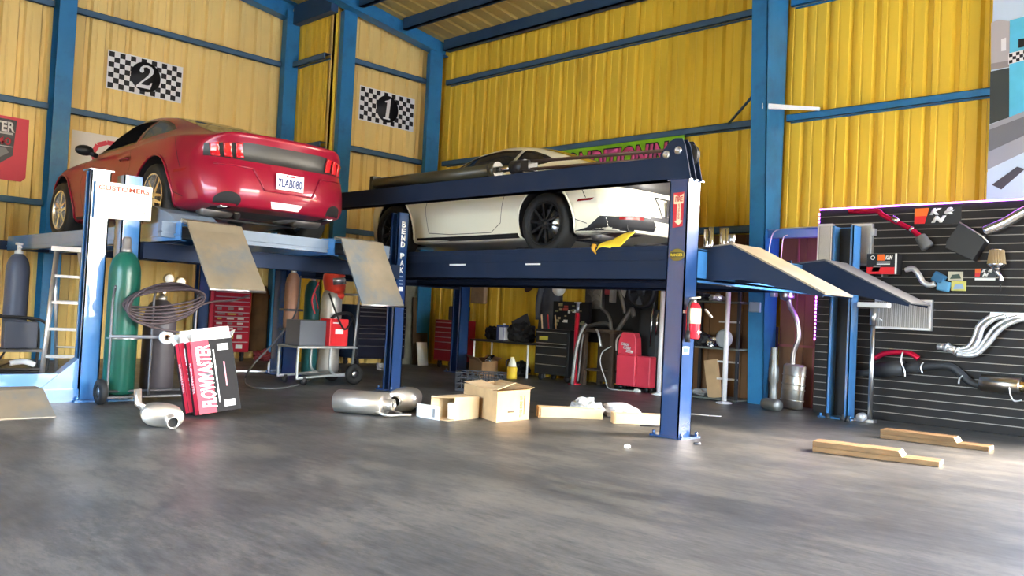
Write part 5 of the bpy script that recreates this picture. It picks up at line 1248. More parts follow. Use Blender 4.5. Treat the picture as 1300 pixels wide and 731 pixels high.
b = MB(); b.cyl((xm+.03, 10.06, zt+.26), (xm+.03, 10.06, zt+.285), .025); b.build('cap', WHITE, t)
def lump(name, c, size, label, mt, cat, seed): return crumple(c, size, label, mt, name, seed, cat)
xa = ay_(660, 420, 10.15).x
t = lump('tool_bag', (xa, 10.16, zt), (.26, .15, .16), 'black tool bag on the dark table beside the blue can', BLACKM, 'bag', 11)
xa = ay_(626, 425, 10.25).x
lump('tool_bag', (xa, 10.24, zt), (.14, .12, .12), 'small black bag on the dark table left of the blue can', BLACKM, 'bag', 13)
for k, (px, py, sx, sz) in enumerate(((617, 462, .20, .12), (660, 455, .20, .16))):
    p = ay_(px, 470, 10.15); lump('parts_heap', (p.x, 10.17, .0), (sx*.8, .10, sz*.8), ('dark heap of parts on the floor under the left end of the table', 'dark heap of parts on the floor under the right end of the table')[k], DKM, 'parts', 20+k)
p = ay_(625, 456, 10.05); b = MB(); b.lathe([(.035, 0), (.085, .02), (.09, .05), (.05, .06), (.035, .06)], 24, Matrix.Translation((p.x, 10.02, p.z-.02)) @ Matrix.Rotation(.7, 4, 'X')); b.box((p.x-.03, 9.98, .0), (p.x+.03, 10.06, p.z-.02)); tag(b.build('chrome_part', CHROME), 'chrome round part under the dark table', 'part')
# cardboard box and yellow jug
q0, q1, q2 = fl(611, 480), fl(631, 478), fl(595, 473)
t = carton_plain('cardboard_box', [q0, q1, q1+(q2-q0), q2], .245, CARDD, 'brown open cardboard box on the floor before the dark table', flaps=((3, .07, .06), (1, .06, .05)))
j = fl(646, 481)
t = thing('jug', (j.x, j.y+.06, 0), 'yellow plastic jug with a white top on the floor before the table', 'jug')
T = Matrix.Translation((j.x, j.y+.06, 0))
b = MB(); b.lathe([(0, 0), (.085, .003), (.09, .02), (.09, .17), (.08, .19), (0, .19)], 24, T @ Matrix.Diagonal((1, .75, 1, 1))); b.build('body', YELP, t)
b = MB(); b.lathe([(.075, .19), (.06, .26), (.035, .31), (.03, .335), (0, .335)], 20, T @ Matrix.Diagonal((1, .75, 1, 1))); b.build('top', mat('jug_white', (.75, .72, .60), .5), t)
b = MB(); b.tube(bez([(j.x-.01, j.y-.0, .30), (j.x-.03, j.y-.04, .27), (j.x-.03, j.y-.04, .2)], 5), .01, 6); b.build('handle', BLACK, t)
# clothing and bags on the yellow wall
def wallz(px, py, y=10.5): return ay_(px, py, y)
p = wallz(604, 370); b = MB(); b.cbox((p.x+.02, 10.565, p.z), (.34, .10, .42), bev=.02); o = tag(b.build('wall_box', mat('wall_box_beige', (.30, .21, .13), .6, var=.3)), 'beige electrical box on the yellow wall behind the lift column', 'box')
p = wallz(674, 356)
t = thing('cap', (p.x, 10.5, p.z-.12), 'dark brown cap hanging on the yellow wall', 'cap')
b = MB(); b.lathe([(.0, .10), (.06, .09), (.10, .04), (.115, -.02), (.11, -.03)], 20, Matrix.Translation((p.x, 10.53, p.z-.02)) @ Matrix.Rotation(.4, 4, 'X')); b.build('crown', mat('cap_brown', (.06, .025, .015), .8), t, solid=.006)
b = MB(); b.lathe([(.0, .0), (.10, -.01), (.12, -.02)], 16, Matrix.Translation((p.x, 10.47, p.z-.09)) @ Matrix.Rotation(.9, 4, 'X') @ Matrix.Diagonal((.8, 1, 1, 1))); b.build('brim', mat('cap_brown', (.06, .025, .015), .8), t, solid=.006)
pt, pb = wallz(702, 350), wallz(697, 418)
t = thing('jacket', (pt.x, 10.45, pb.z), 'grey work jacket hanging on the yellow wall left of the white bag', 'jacket')
b = MB(); n = 10; rows = []
for i, (z, w) in enumerate(((pt.z+.05, .10), (pt.z-.10, .19), (pt.z-.35, .20), (pt.z-.60, .23), (pb.z, .25))):
    rows.append([(pt.x-.03*i/4+w*math.sin(PI*(k/n-.5))*1.0-.06, 10.605-.12*math.cos(PI*(k/n-.5))-.02*math.sin(k*2.1+i), z) for k in range(n+1)])
vs = [v for r in rows for v in r]; m_ = n+1
b.add(vs, [(i*m_+k, i*m_+k+1, (i+1)*m_+k+1, (i+1)*m_+k) for i in range(4) for k in range(n)], smooth=True); b.build('body', mat('jacket_grey', (.085, .09, .105), .85, var=.2), t, solid=.01)
b = MB(); b.tube(bez([(pt.x-.18, 10.47, pt.z-.12), (pt.x-.24, 10.45, pt.z-.4), (pt.x-.22, 10.44, pt.z-.72)], 5), [.05]*11, 8); b.build('sleeve', mat('jacket_grey', (.085, .09, .105), .85, var=.2), t)
p = wallz(708, 364); 
t = thing('plastic_sack', (p.x, 10.46, p.z-.15), 'white round plastic sack hanging on the yellow wall', 'bag')
b = MB(); b.lathe([(0, -.15), (.06, -.14), (.115, -.08), (.125, 0), (.115, .07), (.07, .13), (.02, .17), (0, .18)], 20, Matrix.Translation((p.x, 10.53, p.z)) @ Matrix.Diagonal((1, .7, 1, 1))); b.build('sack', mat('sack_white', (.72, .71, .66), .6, var=.12, vscale=12), t)
# black tool cabinet with a sticker covered organiser above
xl, xr = ay_(679, 450, 9.95).x, ay_(722, 450, 9.95).x; zt2 = ay_(700, 418, 9.95).z
t = chest('tool_cabinet', xl, xr, 9.95, 10.40, .10, zt2, '-y', mat('cabinet_black', (.014, .014, .015), .45), [1.6, .5, 1.2, 1.4, 1.4], 'black tool cabinet with a yellow label between table and red pole', 'tool cabinet')
p = ay_(690, 429, 9.93); b = MB(); b.box((p.x-.09, 9.932, p.z-.03), (p.x+.09, 9.936, p.z+.03)); lab(b.build('label', mat('cabinet_yellow_label', (.45, .38, .05), .5), t), 'yellow label')
xl2, xr2 = ay_(702, 400, 10.3).x, ay_(748, 400, 10.3).x; za, zb_ = ay_(725, 425, 10.3).z, ay_(725, 383, 10.3).z
t = thing('sticker_board', ((xl2+xr2)/2, 10.32, za), 'black board covered in small stickers behind the red pole', 'board')
b = MB(); b.box((xl2, 10.30, min(za, zt2)), (xr2, 10.36, zb_)); b.build('board', BLACKM, t)
r = random.Random(5); cols = [PAPER, mat('sticker_tan', (.35, .28, .16), .5), mat('sticker_red', (.35, .05, .04), .5), mat('sticker_olive', (.22, .22, .10), .5)]
for k in range(22):
    x = xl2+.04+(xr2-xl2-.16)*r.random(); z = za+.04+(zb_-za-.10)*r.random(); w = .04+.08*r.random(); h = .02+.03*r.random()
    b = MB(); b.box((x, 10.297-.0008*k, z), (x+w, 10.2995-.0008*k, z+h)); b.build('sticker', cols[r.randrange(4)], t)
for k, (px, py) in enumerate(((684, 411), (690, 409), (697, 412))):
    p = ay_(px, py, 10.1); b = MB(); b.tube([(p.x+.08, 10.10+.04*k, zt2+.003), (p.x+.03, 10.12+.04*k, zt2+.22)], .012, 6); tag(b.build('hand_tool', [WOODE, REDT, CARD][k]), ('pale wooden handle', 'red handled tool', 'brown wooden handle')[k]+' standing on the black tool cabinet', 'tool')
# red floor pole, grey bent pipe
def stand_pole(px, pyb, pyt, r, mt, label, y=None, mt2=None):
    f = fl(px, pyb); z = ay_(px+ (pyb-pyt)*.040, pyt, f.y).z
    t = thing('support_stand', (f.x, f.y, 0), label, 'stand')
    b = MB(); b.lathe([(0, 0), (.10, 0), (.10, .012), (.03, .03), (0, .03)], 20, Matrix.Translation((f.x, f.y, 0))); b.build('foot', mt2 or mt, t)
    b = MB(); b.cyl((f.x, f.y, .02), (f.x, f.y, z*.88), r, seg=16); b.build('tube', mt, t)
    b = MB(); b.cyl((f.x, f.y, z*.88), (f.x, f.y, z), r*.72, seg=14); b.build('screw', STEEL, t)
    b = MB(); b.lathe([(0, z), (r*1.5, z), (r*1.7, z+.02), (0, z+.02)], 14, Matrix.Translation((f.x, f.y, 0))); b.build('saddle', mt2 or STEEL, t); return t
stand_pole(729, 488, 385, .034, REDT, 'tall red support stand with a steel screw top before the black cabinet')
stand_pole(836, 501, 352, .032, mat('pale_grey_paint', (.60, .58, .56), .4), 'tall pale support stand left of the near lift column')
stand_pole(919, 512, 352, .032, mat('pale_grey_paint', (.60, .58, .56), .4), 'tall pale support stand before the metal shelves')
f = fl(712, 489); b = MB(); z = ay_(722, 410, 9.85).z
b.tube(bez([(f.x, 9.82, .005), (f.x+.03, 9.84, .5), (f.x+.07, 9.90, z*.88), (f.x+.12, 9.95, z)], 8), .028, 12); tag(b.build('bent_pipe', mat('dull_pipe', (.22, .22, .21), .5, .8)), 'bent grey exhaust pipe leaning between black cabinet and red pole', 'pipe')
# dark bench with pipes on it
xl, xr = ay_(738, 450, 10.0).x, ay_(779, 450, 10.0).x; zt3 = ay_(760, 418, 10.0).z
t = thing('workbench', ((xl+xr)/2, 10.2, 0), 'dark brown workbench between the red pole and the red machine', 'workbench')
b = MB(); b.box((xl, 9.98, zt3-.05), (xr, 10.45, zt3), bev=.005); b.build('bench_top', DK, t)
for xx in (xl+.04, xr-.04):
    for yy in (10.02, 10.41): b = MB(); b.box((xx-.035, yy-.035, 0), (xx+.035, yy+.035, zt3-.05)); b.build('leg', DK, t)
b = MB(); b.box((xl+.08, 10.30, .05), (xr-.08, 10.33, zt3-.05)); b.build('back_panel', DK, t)
b = MB(); b.box((xl+.05, 10.0, .22), (xr-.05, 10.42, .25)); b.build('shelf', DK, t)
PIP = mat('old_pipe', (.15, .14, .13), .5, .8, var=.3)
for k, (pts, r_, lbl) in enumerate((
    ([(743, 416), (755, 412), (770, 411), (776, 417), (778, 430)], .030, 'grey exhaust pipe lying across the dark workbench'),
    ([(781, 424), (789, 412), (797, 400), (802, 392), (805, 402)], .034, 'crooked exhaust pipe standing above the red machine'),
    ([(783, 362), (787, 372), (791, 386), (793, 398)], .028, 'thin straight exhaust pipe hanging above the workbench'),
    ([(764, 392), (771, 398), (775, 408), (776, 424)], .026, 'short elbow pipe at the right end of the workbench'),
    ([(757, 418), (760, 424), (763, 440)], .018, 'slim pale pipe hanging from the workbench front'),
    ([(741, 424), (738, 440), (735, 470), (733, 484)], .018, 'slim grey pipe leaning on the left end of the workbench'))):
    b = MB(); b.tube(bez([ay_(px, py, 9.93+.0*k if k in (4, 5) else 10.12) for px, py in pts], 6), r_, 12); tag(b.build('exhaust_pipe', PIP if k != 4 else STEEL), lbl, 'pipe', 'old exhaust pipes at the back wall')
# things hanging high on the back wall, seen just under the runway
def hang(name, pxa, pya, pxb, pyb, mt, label, cat, y=10.47, d=.087, seed=0, rib=False):
    a, c = ay_(pxa, pya, y), ay_(pxb, pyb, y); b = MB(); b.box((min(a.x, c.x), y, min(a.z, c.z)), (max(a.x, c.x), y+d, max(a.z, c.z)), bev=.012)
    if rib:
        n = 7
        for k in range(n): z = min(a.z, c.z)+(abs(a.z-c.z))*(k+.3)/n; b.tube([(min(a.x, c.x)+.02, y-.008, z), ((a.x+c.x)/2, y-.014, z+.05), (max(a.x, c.x)-.02, y-.008, z)], .008, 5)
    return tag(b.build(name, mt), label, cat)
hang('gasket_strip', 753, 345, 763, 392, mat('perforated_grey', (.23, .22, .20), .5, .5), 'long pale ribbed gasket strip hanging on the back wall above the workbench', 'strip', rib=True)
hang('gasket_strip', 744, 345, 751, 392, mat('perforated_dark', (.12, .115, .11), .5, .5), 'narrow dark strip hanging left of the pale ribbed strip', 'strip', rib=True)
hang('parts_bag', 768, 352, 774, 374, mat('bag_red', (.35, .04, .06), .5), 'small red parts bag hanging above the workbench', 'bag')
hang('parts_bag', 774, 357, 778, 384, mat('bag_grey', (.30, .30, .30), .5), 'small grey parts bag hanging right of the red one', 'bag')
hang('peg_panel', 745, 330, 830, 440, mat('peg_panel_black', (.02, .02, .02), .7), 'black peg panel on the wall behind the hanging parts', 'panel', y=10.556, d=.0635)
t = thing('spare_engine_fan', (ay_(815, 366, 10.25).x, 10.25, ay_(815, 400, 10.25).z), 'black radiator fan shroud hanging high above the red machine', 'fan')
c = ay_(815, 370, 10.25); T = Matrix.Translation(c) @ Matrix.Rotation(PI/2, 4, 'X')
b = MB(); b.lathe([(.20, -.05), (.24, -.05), (.24, .05), (.20, .05), (.20, -.05)], 28, T); b.build('shroud_ring', DKM, t)
b = MB(); b.lathe([(0, -.04), (.07, -.04), (.07, .06), (.04, .07), (0, .07)], 20, T); b.build('hub', DKM, t)
for k in range(7):
    b = MB(); R = T @ Matrix.Rotation(2*PI*k/7, 4, 'Z'); b.add([R @ V(p) for p in ((.06, -.03, .0), (.20, -.05, .03), (.20, .05, -.02), (.06, .03, -.01))], [(0, 1, 2, 3)]); b.build('blade', DKM, t, solid=.006)
p = ay_(793, 364, 10.38); b = MB(); b.add([ay_(785, 364, 10.554), ay_(796, 363, 10.535), ay_(793, 378, 10.554), ay_(789, 372, 10.545)], [(0, 1, 2, 3)]); tag(b.build('shop_rag', mat('rag_pale', (.50, .47, .40), .8), solid=.01), 'pale rag hanging above the crooked pipe', 'rag')
# black tarpaulin covered machine behind the red one
xl, xr = ay_(806, 440, 10.3).x, ay_(834, 440, 10.3).x
b = MB(); b.box((xl, 10.335, 0), (xr, 10.55, ay_(820, 392, 10.3).z), bev=.06); tag(b.build('covered_cabinet', mat('black_tarp', (.022, .022, .024), .6, bump=.4, bscale=8)), 'black covered cabinet right behind the red machine', 'cabinet')
for k, (px, a, c, lbl) in enumerate(((827, 385, 440, 'thin chrome tube leaning on the black covered cabinet'), (831, 360, 400, 'short bright tube hanging by the pale stand'), (834, 396, 425, 'stubby chrome tube on the black covered cabinet'))):
    b = MB(); b.tube([ay_(px+1.5, a, 10.322), ay_(px-1.5, c, 10.322)], .014, 8); tag(b.build('chrome_tube', CHROME), lbl, 'tube')
# red service machine
m0, m1 = fl(783, 493), fl(812, 494); mx0, mx1 = ay_(782, 470, 9.98).x, ay_(806, 470, 9.98).x; mx2 = ay_(824, 470, 9.98).x
ztop, zsh = ay_(800, 422, 9.98).z, ay_(800, 451, 9.98).z
t = thing('service_machine', ((mx0+mx2)/2, 10.1, 0), 'red service machine on casters with white lettering on its hood', 'machine')
MR = mat('machine_red', (.60, .045, .075), .35, var=.06)
b = MB(); b.box((mx0, 9.98, .06), (mx1, 10.16, zsh), bev=.015); b.build('cabinet', MR, t)
b = MB(); b.prism([(mx0+.0, zsh+.001), (mx1, zsh+.001), (mx1-.02, ztop-.08), (mx1-.06, ztop), (mx0+.07, ztop), (mx0+.01, ztop-.12)], 9.995, 10.13, 'Y'); hd = b.build('hood', MR, t, bevel=.012)
b = MB(); b.box((mx1+.001, 10.0, .06), (mx2, 10.15, zsh-.0), bev=.015); b.build('side_tank', MR, t)
b = MB(); b.tube(bez([(mx0+.04, 10.0, ztop-.03), (mx0-.02, 9.99, zsh+.2), (mx0-.02, 9.99, zsh+.05)], 5), .012, 6); b.build('edge_strip', mat('pale_edge', (.35, .30, .25), .5), hd)
for k, (s, dx, dz) in enumerate((('CARBON', -.035, .0), ('CLEAN', .0, -.05), ('SYSTEM', .05, -.10))):
    text('lettering', s, frame((mx0+.5*(mx1-mx0)+dx, 9.994, ztop-.17+dz), (1, 0, -.12), (.0, 0, 1)), .042, WH, hd, width=.13, bold=.03, shear=.2)
for xx in (mx0+.06, mx2-.06):
    for yy in (10.02, 10.12): b = MB(); b.lathe([(0, -.014), (.032, -.014), (.032, .014), (0, .014)], 14, Matrix.Translation((xx, yy, .032)) @ Matrix.Rotation(PI/2, 4, 'X')); b.build('caster', BLACK, t)
b = MB(); b.tube(bez([ay_(776, 440, 9.95), ay_(765, 447, 9.93), ay_(762, 460, 9.92), ay_(768, 480, 9.9), V((mx0-.02, 9.86, .012)), V((mx0+.3, 9.84, .012)), V((mx0+.5, 9.9, .012))], 8), .007, 6); tag(b.build('machine_hose', mat('pale_hose', (.45, .45, .42), .5)), 'thin pale hose looping down left of the red machine', 'hose')
lump('white_block', (ay_(808, 497, 9.85).x, 9.86, 0), (.05, .03, .025), 'small white scrap on the floor before the red machine', PAPER, 'scrap', 31)
# metal shelves right of the near column
xl, xr = ay_(868, 430, 10.0).x, ay_(937, 430, 10.0).x
t = thing('metal_shelf', ((xl+xr)/2, 10.2, 0), 'dark metal shelf unit against the brown panelling behind the near lift column', 'shelf')
zs = [ay_(905, y, 10.0).z for y in (505, 441, 382)]
for xx in (xl, xr):
    for yy in (10.0, 10.42): b = MB(); b.box((xx-.018, yy-.018, 0), (xx+.018, yy+.018, zs[2]+.25)); b.build('post', DKM, t)
for z in zs: b = MB(); b.box((xl-.02, 9.98, z-.02), (xr+.02, 10.44, z)); b.build('shelf_board', mat('shelf_grey_green', (.12, .13, .11), .6), t)
for k, z in enumerate((ay_(930, 409, 10.).z, ay_(930, 460, 10.).z, ay_(930, 482, 10.).z)):
    b = MB(); b.box((xr-.28, 9.985, z-.012), (xr+.02, 10.0, z+.012)); b.build('side_rail', ALU, t)
p = ay_(903, 473, 10.1); b = MB(); M = Matrix.Translation((ay_(909, 500, 10.05).x, 10.02, zs[0])) @ Matrix.Rotation(math.radians(-10), 4, 'Y'); b.box((-.10, 0, .003), (.10, .03, .50), M); tag(b.build('wood_plank', mat('plank_tan', (.42, .27, .14), .7, var=.15)), 'tan wooden plank leaning on the lowest metal shelf', 'plank')
c = ay_(920, 424, 10.1); t = thing('disc', (c.x, 10.1, zs[1]), 'round grey disc standing on the middle metal shelf', 'disc')
b = MB(); T = Matrix.Translation((c.x, 10.1, zs[1]+.122)) @ Matrix.Rotation(PI/2, 4, 'X'); b.lathe([(0, 0), (.12, 0), (.12, .02), (.09, .035), (0, .03)], 28, T); b.build('plate', mat('disc_grey', (.30, .31, .32), .5), t)
for k, (px, py, sx, sz, lb, mt_, nm) in enumerate(((905, 425, .08, .07, 'chrome valve part on the middle metal shelf left of the disc', CHROME, 'metal_part'), (890, 425, .13, .10, 'dark part on the middle metal shelf behind the column', DKM, 'metal_part'), (910, 375, .10, .05, 'pale metal part on the top metal shelf', ALU, 'metal_part'), (893, 376, .13, .06, 'dark part on the top metal shelf by the column', DKM, 'metal_part'), (895, 500, .20, .05, 'crumpled grey cloth on the lowest metal shelf', mat('cloth_grey', (.28, .27, .26), .9), 'cloth'))):
    zz = zs[1] if py in (425,) else (zs[2] if py < 400 else zs[0]); p = ay_(px, py, 10.15); crumple((p.x, 10.15, zz), (sx, .10, sz), lb, mt_, nm, 40+k, 'part' if nm != 'cloth' else 'cloth')
# chrome pipes standing on the far runway end
for k, (px, a, c, r_, lbl) in enumerate(((896, 291, 313, .028, 'chrome tube standing on the far runway, nearest the column'), (902, 288, 313, .034, 'second chrome tube on the far runway from the column'), (917, 289, 305, .036, 'third chrome tube on the far runway from the column'), (922, 289, 311, .03, 'fourth chrome tube on the far runway from the column'))):
    q = ay_(px, c, 8.80+.06*k); top = ay_(px+.6, a, 8.80+.06*k); b = MB(); b.cyl((q.x, q.y, Z1+.002), (q.x, q.y, max(top.z, Z1+.15)), r_, seg=16); b.cyl((q.x, q.y, Z1+.001), (q.x, q.y, Z1+.02), r_*1.3, seg=16); tag(b.build('lift_adapter', CHROME), lbl, 'adapter', 'chrome adapters on the runway end')
q = ay_(929.5, 312, 6.95); b = MB(); b.cyl((-4.10, 6.92, Z1+.042), (-4.10, 6.92, Z1+.13), .03, seg=16); tag(b.build('wheel_stop', STEEL), 'short steel wheel stop post at the top of the near ramp', 'stop')
q = ay_(910, 302, 8.9); crumple((q.x, 8.95, Z1), (.10, .10, .10), 'dark axle part lying among the chrome adapters on the far runway', DKM, 'axle_part', 50, 'part')
# exhaust parts standing between main column and slatwall
x0, x1 = ay_(989, 510, 10.05).x, ay_(1019, 510, 10.05).x; zb0, zt0 = .005, ay_(1008, 462, 10.05).z
t = thing('muffler', ((x0+x1)/2, 10.1, 0), 'large ribbed steel muffler standing upright beside the slatwall', 'muffler')
M = Matrix.Translation(((x0+x1)/2, 10.10, zt0/2)) @ Matrix.Rotation(math.radians(3), 4, 'Y') @ Matrix.Rotation(PI/2, 4, 'Y') @ Matrix.Rotation(PI/2, 4, 'X')
oval_muffler(t, M, zt0-.01, (x1-x0)*.46, .075)
for k in (-.25, -.05, .06, .30):
    b = MB(); b.tube([M @ V((k*zt0, (x1-x0)*.465*math.copysign(abs(math.cos(a))**.75, math.cos(a)), .079*math.copysign(abs(math.sin(a))**.85, math.sin(a)))) for a in np.linspace(0, 2*PI, 30, endpoint=False)], .008, 6, closed=True); b.build('band', MUF, t)
PP = mat('exhaust_pipe_steel', (.50, .48, .48), .28, .95)
P_ = [ay_(px, py, 10.1) for px, py in ((1006, 464), (1008, 446), (1014, 428), (1011, 405), (1003, 388), (1001, 378))]
pipe_end(t, bez(P_, 6), .030, PP, 'tail_pipe')
a, c = ay_(1000, 382, 10.1), ay_(998, 352, 10.1); b = MB(); d = (c-a).normalized(); q = d.to_track_quat('Z', 'Y').to_matrix().to_4x4(); q.translation = a; L_ = (c-a).length; b.lathe([(.03, 0), (.085, .03), (.09, .05), (.09, L_), (.03, L_+.03), (0, L_+.03)], 24, q); b.build('resonator', PP, t)
f = fl(968, 521); t = thing('resonator', (f.x, f.y, 0), 'grey exhaust resonator standing by the foot of the main column', 'exhaust part')
b = MB(); b.lathe([(.05, 0), (.075, .01), (.08, .08), (.05, .10), (.045, .32), (.06, .36), (.06, .50), (.04, .56), (.04, .75)], 20, Matrix.Translation((f.x+.02, f.y+.22, 0)) @ Matrix.Rotation(.04, 4, 'X')); b.build('body', mat('dull_pipe', (.22, .22, .21), .5, .8), t)
b = MB(); M = Matrix.Translation((f.x+.06, f.y+.10, .075)) @ Matrix.Rotation(math.radians(-20), 4, 'Z') @ Matrix.Rotation(PI/2, 4, 'Y'); b.lathe([(0, -.13), (.06, -.13), (.07, -.10), (.07, .10), (.06, .13), (0, .13)], 20, M); lab(b.build('foot_can', mat('dull_pipe', (.22, .22, .21), .5, .8), t), 'short can lying on the floor')
for k, (px, a, c) in enumerate(((976, 404, 512), (984, 415, 515))):
    pa, pc = ay_(px+3, a, 10.42), ay_(px, c, 10.25); pc.z = .0; b = MB(); b.tube([pa, pc+V((0, 0, .003))], .016, 8); tag(b.build('black_bar', BLACK), ('black bar leaning nearest the main column', 'black bar leaning beside the standing muffler')[k], 'bar')
p = ay_(975, 373, 10.1); b = MB(); b.cbox((-5.46, 10.30, p.z), (.07, .10, .06), bev=.01); tag(b.build('socket_box', ALU), 'small pale socket box on the side of the main column', 'socket')
p = ay_(958, 390, 10.17); b = MB(); b.cbox((-5.62, 10.14, p.z), (.16, .08, .13), bev=.012); tag(b.build('conduit_box', mat('conduit_grey', (.20, .27, .33), .5)), 'grey junction box on the front of the main column', 'box')

# black case and a leaning dark sheet on the work table, a coat on the left wall
xa, xb = ay_(652, 425, 10.3).x, ay_(676, 425, 10.3).x; zt = ay_(640, 433, 9.95).z
t = thing('tool_case', ((xa+xb)/2, 10.34, zt), 'black hard tool case at the right end of the dark table', 'case')
b = MB(); b.box((xa, 10.24, zt+.001), (xb, 10.37, zt+.27), bev=.02); b.build('case', BLACKM, t)
b = MB(); b.tube(bez([((xa+xb)/2-.07, 10.31, zt+.27), ((xa+xb)/2-.05, 10.31, zt+.31), ((xa+xb)/2+.05, 10.31, zt+.31), ((xa+xb)/2+.07, 10.31, zt+.27)], 4), .012, 7); b.build('handle', BLACK, t)
b = MB(); M = Matrix.Translation(((xa+xb)/2-.22, 10.378, zt+.002)) @ Matrix.Rotation(math.radians(-24), 4, 'Y'); b.box((0, 0, 0), (.38, .02, .34), M); tag(b.build('dark_sheet', mat('dark_sheet', (.05, .052, .06), .6)), 'dark grey sheet leaning at an angle behind the black tool case', 'sheet')
pt, pb = ax_(334, 366, -13.95), ax_(334, 446, -13.95)
t = thing('coat', (-13.95, pt.y, pb.z), 'brown work coat hanging on the left wall beside the tall red tool chest', 'coat')
rows = []; n = 10
for i, (z, w) in enumerate(((pt.z+.04, .06), (pt.z-.08, .16), (pt.z-.4, .17), (pt.z-.7, .19), (pb.z, .20))):
    rows.append([(-14.025+.13*math.cos(PI*(k/n-.5))+.015*math.sin(k*2+i), pt.y+w*math.sin(PI*(k/n-.5)), z) for k in range(n+1)])
vs = [v for r in rows for v in r]; m_ = n+1; b = MB()
b.add(vs, [(i*m_+k, i*m_+k+1, (i+1)*m_+k+1, (i+1)*m_+k) for i in range(4) for k in range(n)], smooth=True); b.build('body', mat('coat_brown', (.10, .055, .025), .85, var=.3), t, solid=.01)
b = MB(); b.tube(bez([(-13.93, pt.y+.14, pt.z-.1), (-13.90, pt.y+.19, pt.z-.4), (-13.91, pt.y+.16, pt.z-.75)], 5), .045, 8); b.build('sleeve', mat('coat_brown', (.10, .055, .025), .85, var=.3), t)
f = fl(333, 458); crumple((f.x, f.y, 0), (.16, .16, .10), 'dark red heap on the floor between the tall red chest and the lift column', mat('heap_red', (.14, .015, .02), .7), 'rag_heap', 61, 'rags')
f = fl(470, 468); crumple((f.x+.3, f.y, 0), (.10, .07, .06), 'small pale jar lying before the black tool chest', ALU, 'metal_part', 62, 'part')
# ---------------------------------------------------------------- slatwall display on the right
SY = 10.05; SX0, SX1, SZT = -4.765, -.9, 2.43
SW = mat('slatwall_black', (.014, .012, .012), .6, var=.15, spec=.25); GRV = mat('aluminium_groove', (.24, .225, .20), .5, .6)
t = thing('slatwall_panel', ((SX0+SX1)/2, 10.1, 0), 'black slatwall display panel with bright grooves and violet light strip', 'slatwall')
n = 27; pitch = SZT/n
b = MB(); b.box((SX0, SY+.012, 0), (SX1, SY+.045, SZT))
for k in range(n): b.box((SX0, SY, k*pitch+.012), (SX1, SY+.0121, (k+1)*pitch-.0))
b.build('slats', SW, t)
b = MB()
for k in range(1, n): b.box((SX0+.001, SY+.0015, k*pitch+.0005), (SX1-.001, SY+.0118, k*pitch+.0085))
b.build('groove_inserts', GRV, t)
VIO = mat('violet_led', (.3, .1, .6), .4, emit=(.50, .10, 1.0), estr=5.0)
b = MB(); b.box((SX0, SY-.012, SZT+.002), (SX1, SY-.002, SZT+.016)); led = b.build('led_strip', VIO, t)
for k in range(34):
    z = SZT*.36+(SZT*.62)*k/33; b = MB(); b.box((SX0-.016, SY-.006, z-.012), (SX0-.002, SY+.008, z+.012)); b.build('led', VIO, led)
def sy_(px, py, d=0.): return ay_(px, py, SY-d)
def panel_poly(nm, pts, mt, parent, k=1, d=0.): b = MB(); b.prism([(p.x, p.z) for p in (sy_(*q) for q in pts)], SY-.002*k-d, SY-.002*k+.0018-d, 'Y'); return b.build(nm, mt, parent)
KO = mat('sign_orange', (.80, .14, .015), .45); KR = mat('sign_red', (.62, .015, .02), .45)
def kn_sign(x0, z0, w, h, label, foot=None):
    t = thing('filter_sign', (x0+w/2, SY, z0), label, 'sign')
    b = MB(); b.box((x0, SY-.008, z0), (x0+w, SY-.001, z0+h)); b.build('sign_board', BLACK, t)
    for za, zb_, mt in ((.53, 1.0, KO), (.08, .53, KR)):
        b = MB(); b.prism([(x0, z0+h*za), (x0+w*(.22+.10*za), z0+h*za), (x0+w*(.22+.10*zb_), z0+h*zb_), (x0, z0+h*zb_)], SY-.0095, SY-.0082, 'Y'); b.build('colour_field', mt, t)
    for ch, cx, cz, hh, ww in (('K', .46, .77, .38, .26), ('&', .75, .78, .42, .22), ('N', .53, .31, .40, .32)):
        text('lettering', ch, frame((x0+w*cx, SY-.0082, z0+h*cz), (1, 0, 0), (0, 0, 1)), h*hh, WH, t, width=w*ww, bold=.085, shear=.35)
    if foot: b = MB(); b.box((x0, SY-.0095, z0-.03), (x0+w, SY-.001, z0-.008)); b.build('foot_line', WH, t)
a, c = sy_(1161, 286), sy_(1221, 262)
kn_sign(a.x, a.z, c.x-a.x, c.z-a.z, 'large black sign with orange, red and white lettering at the slatwall top')
a, c = sy_(1238, 352), sy_(1264, 341)
kn_sign(a.x, a.z, c.x-a.x, c.z-a.z, 'small orange, red and white sticker under the cone filter', True)
# red intake pipe with dark cone filter
RM = mat('red_anodised', (.50, .012, .05), .22, .6)
t = thing('air_intake', (sy_(1135, 290).x, SY, sy_(1135, 315).z), 'red intake pipe with dark square filter slanting on the slatwall', 'car part')
D = .10
b = MB(); b.tube(bez([sy_(1078, 268, .05), sy_(1100, 268, .06), sy_(1114, 268, .08), sy_(1122, 274, .09), sy_(1145, 285, .1), sy_(1158, 292, .1), sy_(1171, 302, .1)], 6), .030, 14); b.build('pipe', RM, t)
for p, q in (((1133, 276.5), (1141, 282)), ((1156, 290), (1159, 292))): b = MB(); b.tube([sy_(*p, .1), sy_(*q, .1)], .034, 14); lab(b.build('clamp', CHROME, t), 'bright clamp')
a, c = sy_(1168, 300, .1), sy_(1180, 317, .1); d = (c-a).normalized(); q = d.to_track_quat('Z', 'Y').to_matrix().to_4x4(); q.translation = a
b = MB(); b.lathe([(0, 0), (.055, 0), (.060, .015), (.07, .14), (.065, .15), (0, .15)], 20, q); b.build('filter', mat('filter_grey', (.10, .10, .10), .7), t)
